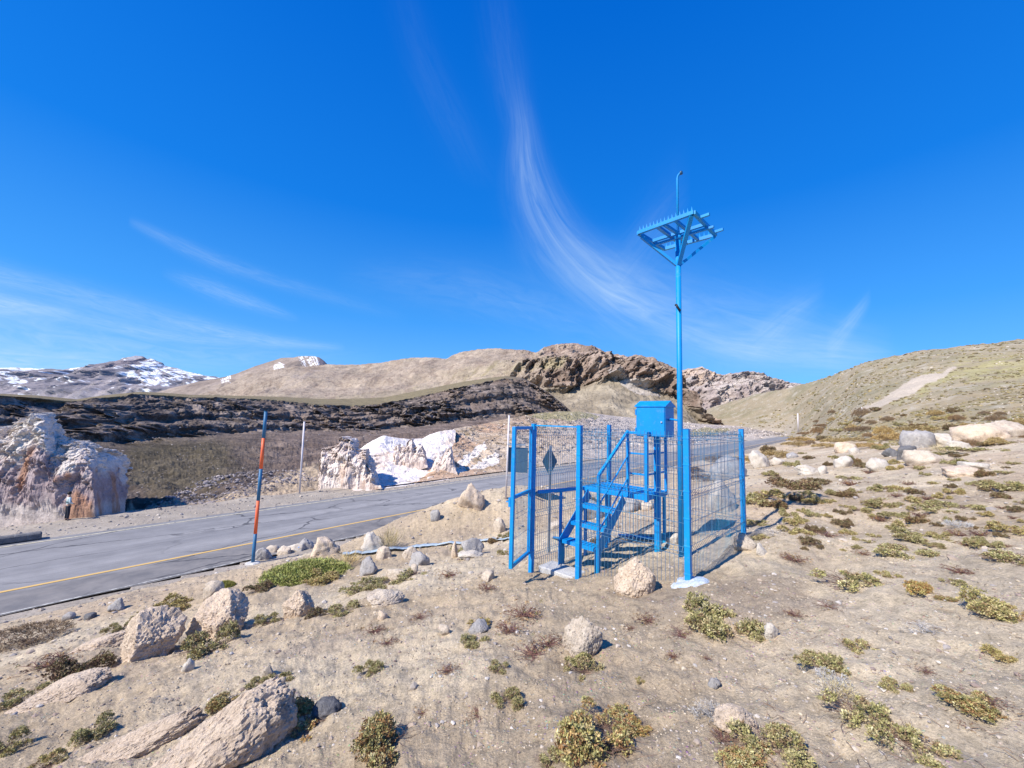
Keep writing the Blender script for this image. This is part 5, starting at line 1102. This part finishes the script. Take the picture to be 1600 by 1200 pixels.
S_('cushion', (268, 955, 56, 24), (228, 968, 46, 16), (188, 988, 38, 22), (325, 1024, 84, 50), (502, 914, 60, 22), (556, 928, 60, 20), (416, 978, 44, 28), (536, 963, 52, 22), (590, 922, 62, 20), (640, 905, 60, 18), (32, 1112, 70, 34), (12, 1180, 56, 40), (142, 1162, 56, 44), (75, 1208, 56, 30), (436, 1070, 42, 24), (398, 1078, 28, 20),
   (738, 1012, 40, 34), (750, 984, 44, 24), (777, 1055, 38, 24), (792, 1108, 54, 50), (580, 1056, 40, 28), (912, 1058, 78, 36), (857, 1206, 54, 30), (1000, 1066, 16, 16),
   (1118, 996, 112, 62), (1330, 926, 112, 44), (1392, 906, 34, 20), (1410, 876, 84, 28), (1432, 850, 70, 22), (1492, 917, 38, 16), (1583, 890, 90, 40), (1588, 838, 60, 30), (1560, 972, 92, 50), (1300, 1056, 70, 40), (1335, 1020, 56, 28), (1397, 1086, 42, 24), (1568, 1038, 46, 24), (1345, 1145, 110, 60), (1408, 1182, 110, 56), (1205, 1200, 120, 56), (1285, 1052, 60, 30),
   (1258, 778, 40, 18), (1330, 750, 48, 16), (1373, 796, 50, 24), (1400, 812, 40, 14), (1437, 790, 48, 20), (1400, 767, 40, 24), (1380, 770, 40, 20), (1468, 712, 52, 14), (1502, 728, 56, 24), (1535, 708, 84, 22), (1580, 694, 60, 12), (1578, 768, 66, 28), (1526, 760, 32, 16), (1460, 802, 60, 20), (1510, 798, 60, 18), (1475, 792, 44, 14), (1395, 726, 34, 16), (1240, 834, 50, 26), (1345, 800, 34, 14),
   (720, 866, 30, 26), (785, 868, 26, 22), (1190, 845, 50, 18), (1185, 822, 46, 16), (1178, 790, 46, 22), (1205, 780, 60, 26), (795, 842, 30, 20), (1290, 786, 30, 12), (1270, 790, 40, 12))
S_('orange', (484, 1146, 96, 40), (600, 1186, 110, 70), (945, 1196, 140, 80), (945, 1150, 90, 40), (1446, 934, 52, 30), (1530, 1125, 100, 36), (1010, 1148, 50, 22), (1150, 1212, 90, 30), (360, 1106, 56, 24), (1480, 940, 40, 12))
S_('dark', (135, 1064, 80, 42), (495, 964, 34, 32), (1250, 765, 76, 30), (1280, 758, 50, 18), (1213, 795, 40, 20), (925, 788, 30, 14), (770, 848, 20, 12), (408, 926, 44, 20), (935, 850, 24, 12))
S_('twiggy', (75, 1052, 74, 28), (585, 992, 40, 18), (818, 972, 70, 28), (795, 994, 60, 20), (858, 1016, 54, 34), (835, 1034, 76, 20), (700, 1056, 40, 12), (745, 1128, 44, 12), (1012, 976, 50, 18), (1052, 1033, 28, 18), (1295, 840, 50, 12), (1240, 884, 44, 24), (1242, 966, 38, 12), (1296, 956, 40, 12), (1450, 1056, 44, 9), (1105, 1034, 18, 14), (605, 1010, 40, 12), (700, 905, 40, 16), (760, 925, 40, 12), (655, 970, 36, 12), (1560, 1120, 50, 20), (1500, 900, 44, 20), (1350, 870, 36, 10), (1345, 905, 24, 14), (1100, 985, 36, 12), (1066, 1000, 60, 10), (1520, 1148, 44, 12), (1130, 1168, 50, 16), (660, 1120, 30, 12), (985, 985, 26, 10))
S_('silver', (1112, 1128, 52, 40), (1500, 828, 40, 20), (1452, 992, 50, 14), (1300, 1075, 50, 20), (1310, 1100, 60, 26), (1205, 838, 50, 10), (1425, 990, 30, 8))
S_('straw', (322, 998, 24, 30), (545, 884, 28, 22), (608, 858, 24, 32), (1475, 708, 26, 14), (1315, 1098, 40, 20))
S_('golden', (1212, 716, 54, 20), (1252, 690, 36, 12), (1290, 700, 34, 12), (1310, 692, 44, 14), (1405, 688, 60, 20), (1440, 678, 60, 18), (1340, 690, 40, 12), (1245, 698, 40, 12), (1360, 700, 50, 12), (1165, 725, 40, 20))
S_('brown', (38, 1012, 92, 34), (1348, 676, 44, 16), (1120, 722, 36, 16), (1085, 740, 30, 18), (1100, 752, 40, 18), (1260, 680, 24, 8), (1290, 668, 30, 8))
items = []
for i, (k, px, py, w, h) in enumerate(P_):
    x, y, z, d = hit(px, py); m = d/FPX; W = w*m*1.08; H = h*m; HH = {'cushion': .30, 'orange': .30, 'dark': .30, 'grass': .32, 'straw': .80, 'golden': .40, 'brown': .40, 'silver': .36, 'twiggy': .24}[k]
    back = W*.28; u = x/y; x2, y2 = x+u*back, y+back
    o = plant(k, x2, y2, float(zg(x2, y2))*.6+z*.4, W, max(.30*W, min(1.15*W, H/HH*.66)), i+3)
    best = sorted((math.hypot(px-a, (py-b)*1.3), (a, b), n) for (a, b), n in LAND)[0]
    dx, dy = px-best[1][0], (py-best[1][1])*1.3
    rel = ('right of' if dx > 0 else 'left of') if abs(dx) > abs(dy) else ('in front of' if dy > 0 else 'behind')
    size = 'large' if w > 75 else 'small' if w < 40 else 'mid-sized'
    art = '' if best[2].startswith('bottom edge') else 'the '
    if 'edge' in best[2] or 'corner' in best[2] or 'photo' in best[2]: rel = 'near'
    items.append([o, k, px, py, size, f"{KINDS[k][1]} {rel} the {best[2]}"])
def label_group(items):
    from collections import defaultdict
    g = defaultdict(list)
    for it in items: g[it[4]+' '+it[5]].append(it)
    words = ['', '', 'two', 'three', 'four', 'five', 'six', 'seven', 'eight', 'nine']; ords = ['leftmost', 'second from left', 'third from left', 'fourth from left', 'fifth from left', 'sixth from left', 'seventh from left', 'eighth from left']
    for lab, L in g.items():
        L.sort(key=lambda t: t[2]); n = len(L)
        for j, it in enumerate(L):
            t = lab if n == 1 else f"{('leftmost' if j == 0 else 'rightmost' if j == n-1 else ords[j])} {lab}"
            if len(t.split()) > 16: t = t.replace('sparse ', '').replace('reddish ', '')
            if len(t.split()) > 16: t = t.replace('yellow-green ', '').replace('dark olive ', '').replace('from left', '')
            tag(it[0], ' '.join(t.split()), KINDS[it[1]][2], {'cushion': 'cushion shrubs on the bare slope', 'orange': 'cushion shrubs on the bare slope', 'dark': 'cushion shrubs on the bare slope', 'twiggy': 'dead shrubs on the bare slope', 'silver': 'dead shrubs on the bare slope', 'straw': 'grass tufts', 'golden': 'golden bushes near the road', 'brown': 'dry bushes', 'grass': 'green mounds'}[it[1]])
label_group(items)
# smaller scrub further up the slope, one object each
rs = np.random.default_rng(99); cnt = 0; small = []; occ = [(p[1], p[2]) for p in P_]+[(r[0], r[1]) for r in ROCKS]
while cnt < 150:
    px = rs.uniform(1195, 1600); py = rs.uniform(668, 860) if cnt < 105 else rs.uniform(640, 700)
    if px < 1260 and py < 700: continue
    if min(math.hypot(px-a, (py-b)*2) for a, b in occ) < 16: continue
    occ.append((px, py)); x, y, z, d = hit(px, py); 
    if road_s(x, y) > -4: continue
    w = rs.uniform(12, 34)*np.interp(py, [640, 720, 860], [.75, .9, 1.1]); k = ['cushion', 'cushion', 'cushion', 'dark', 'twiggy'][rs.integers(5)] if py > 700 else ['golden', 'cushion', 'brown', 'dark'][rs.integers(4)]
    W = w*d/FPX; o = plant(k, x, y, z, W, W*rs.uniform(1.1, 1.6), 1000+cnt, twigs=(w > 16)); small.append((o, k, px, py, w)); cnt += 1
LAND2 = [((1445, 705), 'rock pile on the slope'), ((1165, 840), 'back right fence post'), ((1187, 715), 'pyramid-like white boulder'), ((1345, 728), 'white stones on the slope'), ((1530, 675), 'broad pink boulder'), ((1595, 800), 'right edge above the shrubs'), ((1420, 860), 'large shrub of the right slope'), ((1345, 650), 'foot of the pale scree'), ((1240, 680), 'far end of the road'), ((1330, 912), 'wide cushion shrub right of the fence'), ((1250, 765), 'dark slope shrub'), ((1500, 745), 'low pinkish slab'), ((1595, 650), 'right edge above the pink boulder'), ((1450, 640), 'golden band above the rock pile')]
its = []
for (o, k, px, py, w) in small:
    best = sorted((math.hypot(px-a, (py-b)*1.3), (a, b), n) for (a, b), n in LAND2)[0]; dx, dy = px-best[1][0], (py-best[1][1])*1.3
    rel = ('right of' if dx > 0 else 'left of') if abs(dx) > abs(dy) else ('in front of' if dy > 0 else 'behind')
    if 'edge' in best[2]: rel = 'near'
    best = (0, 0, best[2].replace('wide cushion shrub right of the fence', 'wide cushion shrub'))
    its.append([o, k, px, py, 'tiny', f"{KINDS[k][1]} {rel} the {best[2]}"])
label_group(its)
# ================================================================== what nobody could count
def scatter_mesh(name, shapes, pts, size, mat, cols, label, squash=.6, seed=1, smooth=False, cat=None):
    r = np.random.default_rng(seed); n = len(pts); V = []; Q = []; C = []; off = 0
    idx = r.integers(len(shapes), size=n)
    for si, (SV, SF) in enumerate(shapes):
        m = idx == si; k = m.sum()
        if not k: continue
        a = r.uniform(0, 6.283, k); sc_ = size[m][:, None]*r.uniform(.7, 1.3, (k, 3))*[1, 1, squash]
        L = SV[None]*sc_[:, None]; ca, sa_ = np.cos(a)[:, None], np.sin(a)[:, None]
        X = L[..., 0]*ca-L[..., 1]*sa_; Y = L[..., 0]*sa_+L[..., 1]*ca; W = np.stack([X, Y, L[..., 2]], -1)+pts[m][:, None]
        V.append(W.reshape(-1, 3)); Q.append((SF[None]+(off+np.arange(k)*len(SV))[:, None, None]).reshape(-1, SF.shape[1])); off += k*len(SV)
        cc = np.array(cols)[r.integers(len(cols), size=k)]*r.uniform(.8, 1.2, (k, 1)); C.append(np.repeat(cc, len(SV), 0))
    return tag(mesh_np(name, np.concatenate(V), np.concatenate(Q), mat, np.concatenate(C), smooth), label, cat, None, 'stuff')
M_grav = mat_leaf('gravel_stones', .95)
def simple_rocks(n, sub=1):
    out = []
    for i in range(n): V, F = rock_shape(3000+i, sub, 7, .05); out.append((V, F))
    return out
def rand_ground(n, y0, y1, px0=-60, px1=1660, seed=5, smin=-60, smax=-2.9):
    r = np.random.default_rng(seed); px = r.uniform(px0, px1, n); yy = np.exp(r.uniform(math.log(y0), math.log(y1), n)); u = (px-800)/FPX; x = u*yy*1.0; s = road_s(x, yy)
    k = (s > smin) & (s < smax); return x[k], yy[k]
x, y = rand_ground(11000, 1.1, 40); c = fbm(xyz(x, y, 0), .7, 3, off=200); k = c > -.25; x, y = x[k], y[k]; r_ = np.random.default_rng(8)
sz = y*.0016*np.exp(r_.normal(size=len(x))*.55)+.003; sz = np.minimum(sz, .05)
scatter_mesh('gravel', simple_rocks(6), np.stack([x, y, zg(x, y)+sz*.2], -1), sz, M_grav, [(.48, .42, .35), (.40, .33, .27), (.34, .31, .29), (.56, .52, .47), (.28, .22, .19)], 'loose gravel scattered over the bare soil', .6, 11)
x, y = rand_ground(26000, 1.05, 13, seed=61); c = fbm(xyz(x, y, 0), 1.1, 3, off=230); k = c > -.1; x, y = x[k], y[k]; r_ = np.random.default_rng(62)
sz = np.minimum(y*.0013*np.exp(r_.normal(size=len(x))*.5)+.002, .022)
scatter_mesh('soil_clods', simple_rocks(6), np.stack([x, y, zg(x, y)+sz*.1], -1), sz, M_grav, [(.45, .385, .285), (.38, .32, .24), (.53, .46, .35), (.32, .265, .20)], 'crumbled soil clods on the bare slope', .6, 63)
# gravel of the road verges and rubble on the bank by the boulder
x1, y1 = rand_ground(2600, 8, 70, -60, 1250, 15, -4.4, -2.6); x2, y2 = rand_ground(9000, 14, 90, -60, 1100, 16, 8.3, 12.5)
x3 = np.random.default_rng(17).normal(-.2, 3.0, 900); y3 = np.random.default_rng(18).normal(14., 2.6, 900); kk = road_s(x3, y3) < -3; x3, y3 = x3[kk], y3[kk]
x = np.concatenate([x1, x2, x3]); y = np.concatenate([y1, y2, y3]); sz = np.minimum(y*.0017*np.exp(np.random.default_rng(9).normal(size=len(x))*.5), .22)
scatter_mesh('roadside_rubble', simple_rocks(5), np.stack([x, y, zg(x, y)+sz*.2], -1), sz, M_grav, [(.42, .36, .30), (.32, .28, .25), (.48, .42, .36), (.25, .22, .20)], 'grey and tan rubble along both road verges', .65, 12)
# stony hillside and scrub too far off to count
x, y = rand_ground(30000, 26, 420, 1040, 1700, 25, -900, 900); u = x/y; d0 = np.interp(u, HU, HD0); k = (y > d0*.9); x, y = x[k], y[k]; d0 = d0[k]; n_ = fbm(xyz(x, y, 0), .05, 4, off=210); q_ = np.random.default_rng(26).random(len(x)); k = q_ < sstep(-.6, .5, n_); x, y = x[k], y[k]
zz = zg(x, y); P0 = np.stack([x, y, zz], -1); qx, qy = unproject(P0); sc_m = in_poly(qx, qy, [(1332, 646), (1360, 632), (1385, 620), (1402, 606), (1425, 592), (1452, 584), (1470, 583), (1488, 572), (1496, 573), (1470, 592), (1440, 605), (1420, 618), (1395, 627), (1370, 640)])
P0 = P0[~sc_m]; d = P0[:, 1]; half = np.random.default_rng(27).random(len(d)) < .66
V0, F0 = ico(2); dome = []
for i in range(4): W = V0*(1+.35*noise(V0+i*5, 2.5)+.3*noise(V0+i*9, 6.))[:, None]; dome.append((W, F0))
szs = d*.0019*np.exp(np.random.default_rng(28).normal(size=len(d))*.4)+.05
scatter_mesh('hillside_scrub', dome, P0[half]+[0, 0, .02], szs[half], M_leaf, [(.20, .17, .085), (.26, .22, .11), (.16, .125, .07), (.30, .24, .12)], 'low dry scrub covering the far hillside', .55, 13)
scatter_mesh('hillside_stones', simple_rocks(5), P0[~half], szs[~half]*.6, M_grav, [(.46, .41, .36), (.38, .33, .28), (.54, .49, .43)], 'pale stones strewn over the far hillside', .6, 14)
# rubble fan at the foot of the canyon wall and on the bank over the road
def on_sheet(oname, n, seed, boxes, smin, smax, cols, label, name):
    me = bpy.data.objects[oname].data; V = np.zeros(len(me.vertices)*3, np.float32); me.vertices.foreach_get('co', V); V = V.reshape(-1, 3); px, py = unproject(V.astype(float)); m = np.zeros(len(V), bool)
    for poly in boxes: m |= in_poly(px, py, poly)
    V = V[m]; r = np.random.default_rng(seed); V = V[r.choice(len(V), min(n, len(V)), False)]; sz = V[:, 1]/FPX*np.exp(r.uniform(math.log(smin), math.log(smax), len(V)))
    scatter_mesh(name, simple_rocks(5), V, sz, M_grav, cols, label, .75, seed)
on_sheet('canyon_cliff', 1300, 31, [[(205, 808), (260, 775), (330, 745), (400, 735), (470, 735), (500, 750), (420, 768), (350, 782), (260, 806)]], .8, 3.2, [(.24, .22, .23), (.34, .31, .31), (.18, .16, .16), (.40, .36, .35)], 'grey rubble fan at the foot of the dark canyon slope', 'rubble')
on_sheet('canyon_cliff', 1500, 32, [[(-20, 680), (300, 660), (880, 640), (880, 720), (500, 760), (300, 800), (-20, 800)]], .5, 1.6, [(.26, .23, .21), (.36, .32, .30), (.16, .14, .13)], 'stones scattered over the dark canyon slope', 'scree_stones')
on_sheet('hillside', 1800, 33, [[(700, 660), (900, 640), (1260, 660), (1260, 690), (900, 720), (640, 760)]], .5, 1.7, [(.50, .44, .38), (.40, .34, .28), (.30, .26, .22), (.60, .55, .50)], 'pale rubble strewn over the bank across the road', 'bank_rubble')
# dry litter and stalks on the soil
def litter():
    r = np.random.default_rng(44); x, y = rand_ground(1500, 1.2, 9, seed=45); k = fbm(xyz(x, y, 0), .9, 3, off=220) > -.1; x, y = x[k], y[k]; mb = MB()
    z = zg(x, y)
    for i in range(len(x)):
        a = r.uniform(0, 6.28); L = r.uniform(.02, .09); d = np.array([math.cos(a), math.sin(a), 0])*L; p = np.array([x[i], y[i], z[i]+.004]); m = p+d*.5+[0, 0, r.uniform(.002, .02)]; e = p+d+np.array([math.cos(a+.8), math.sin(a+.8), 0])*L*.3
        mb.tube([p, m, e+[0, 0, r.uniform(0, .015)]], [.0018, .0016, .0008], 3, False)
    tag(mb.build('dry_litter', mat_plain('dry_stalks', (.24, .16, .105), .9, var=.4, scale=3)), 'dry stalks and twigs littering the soil', None, None, 'stuff')
litter()
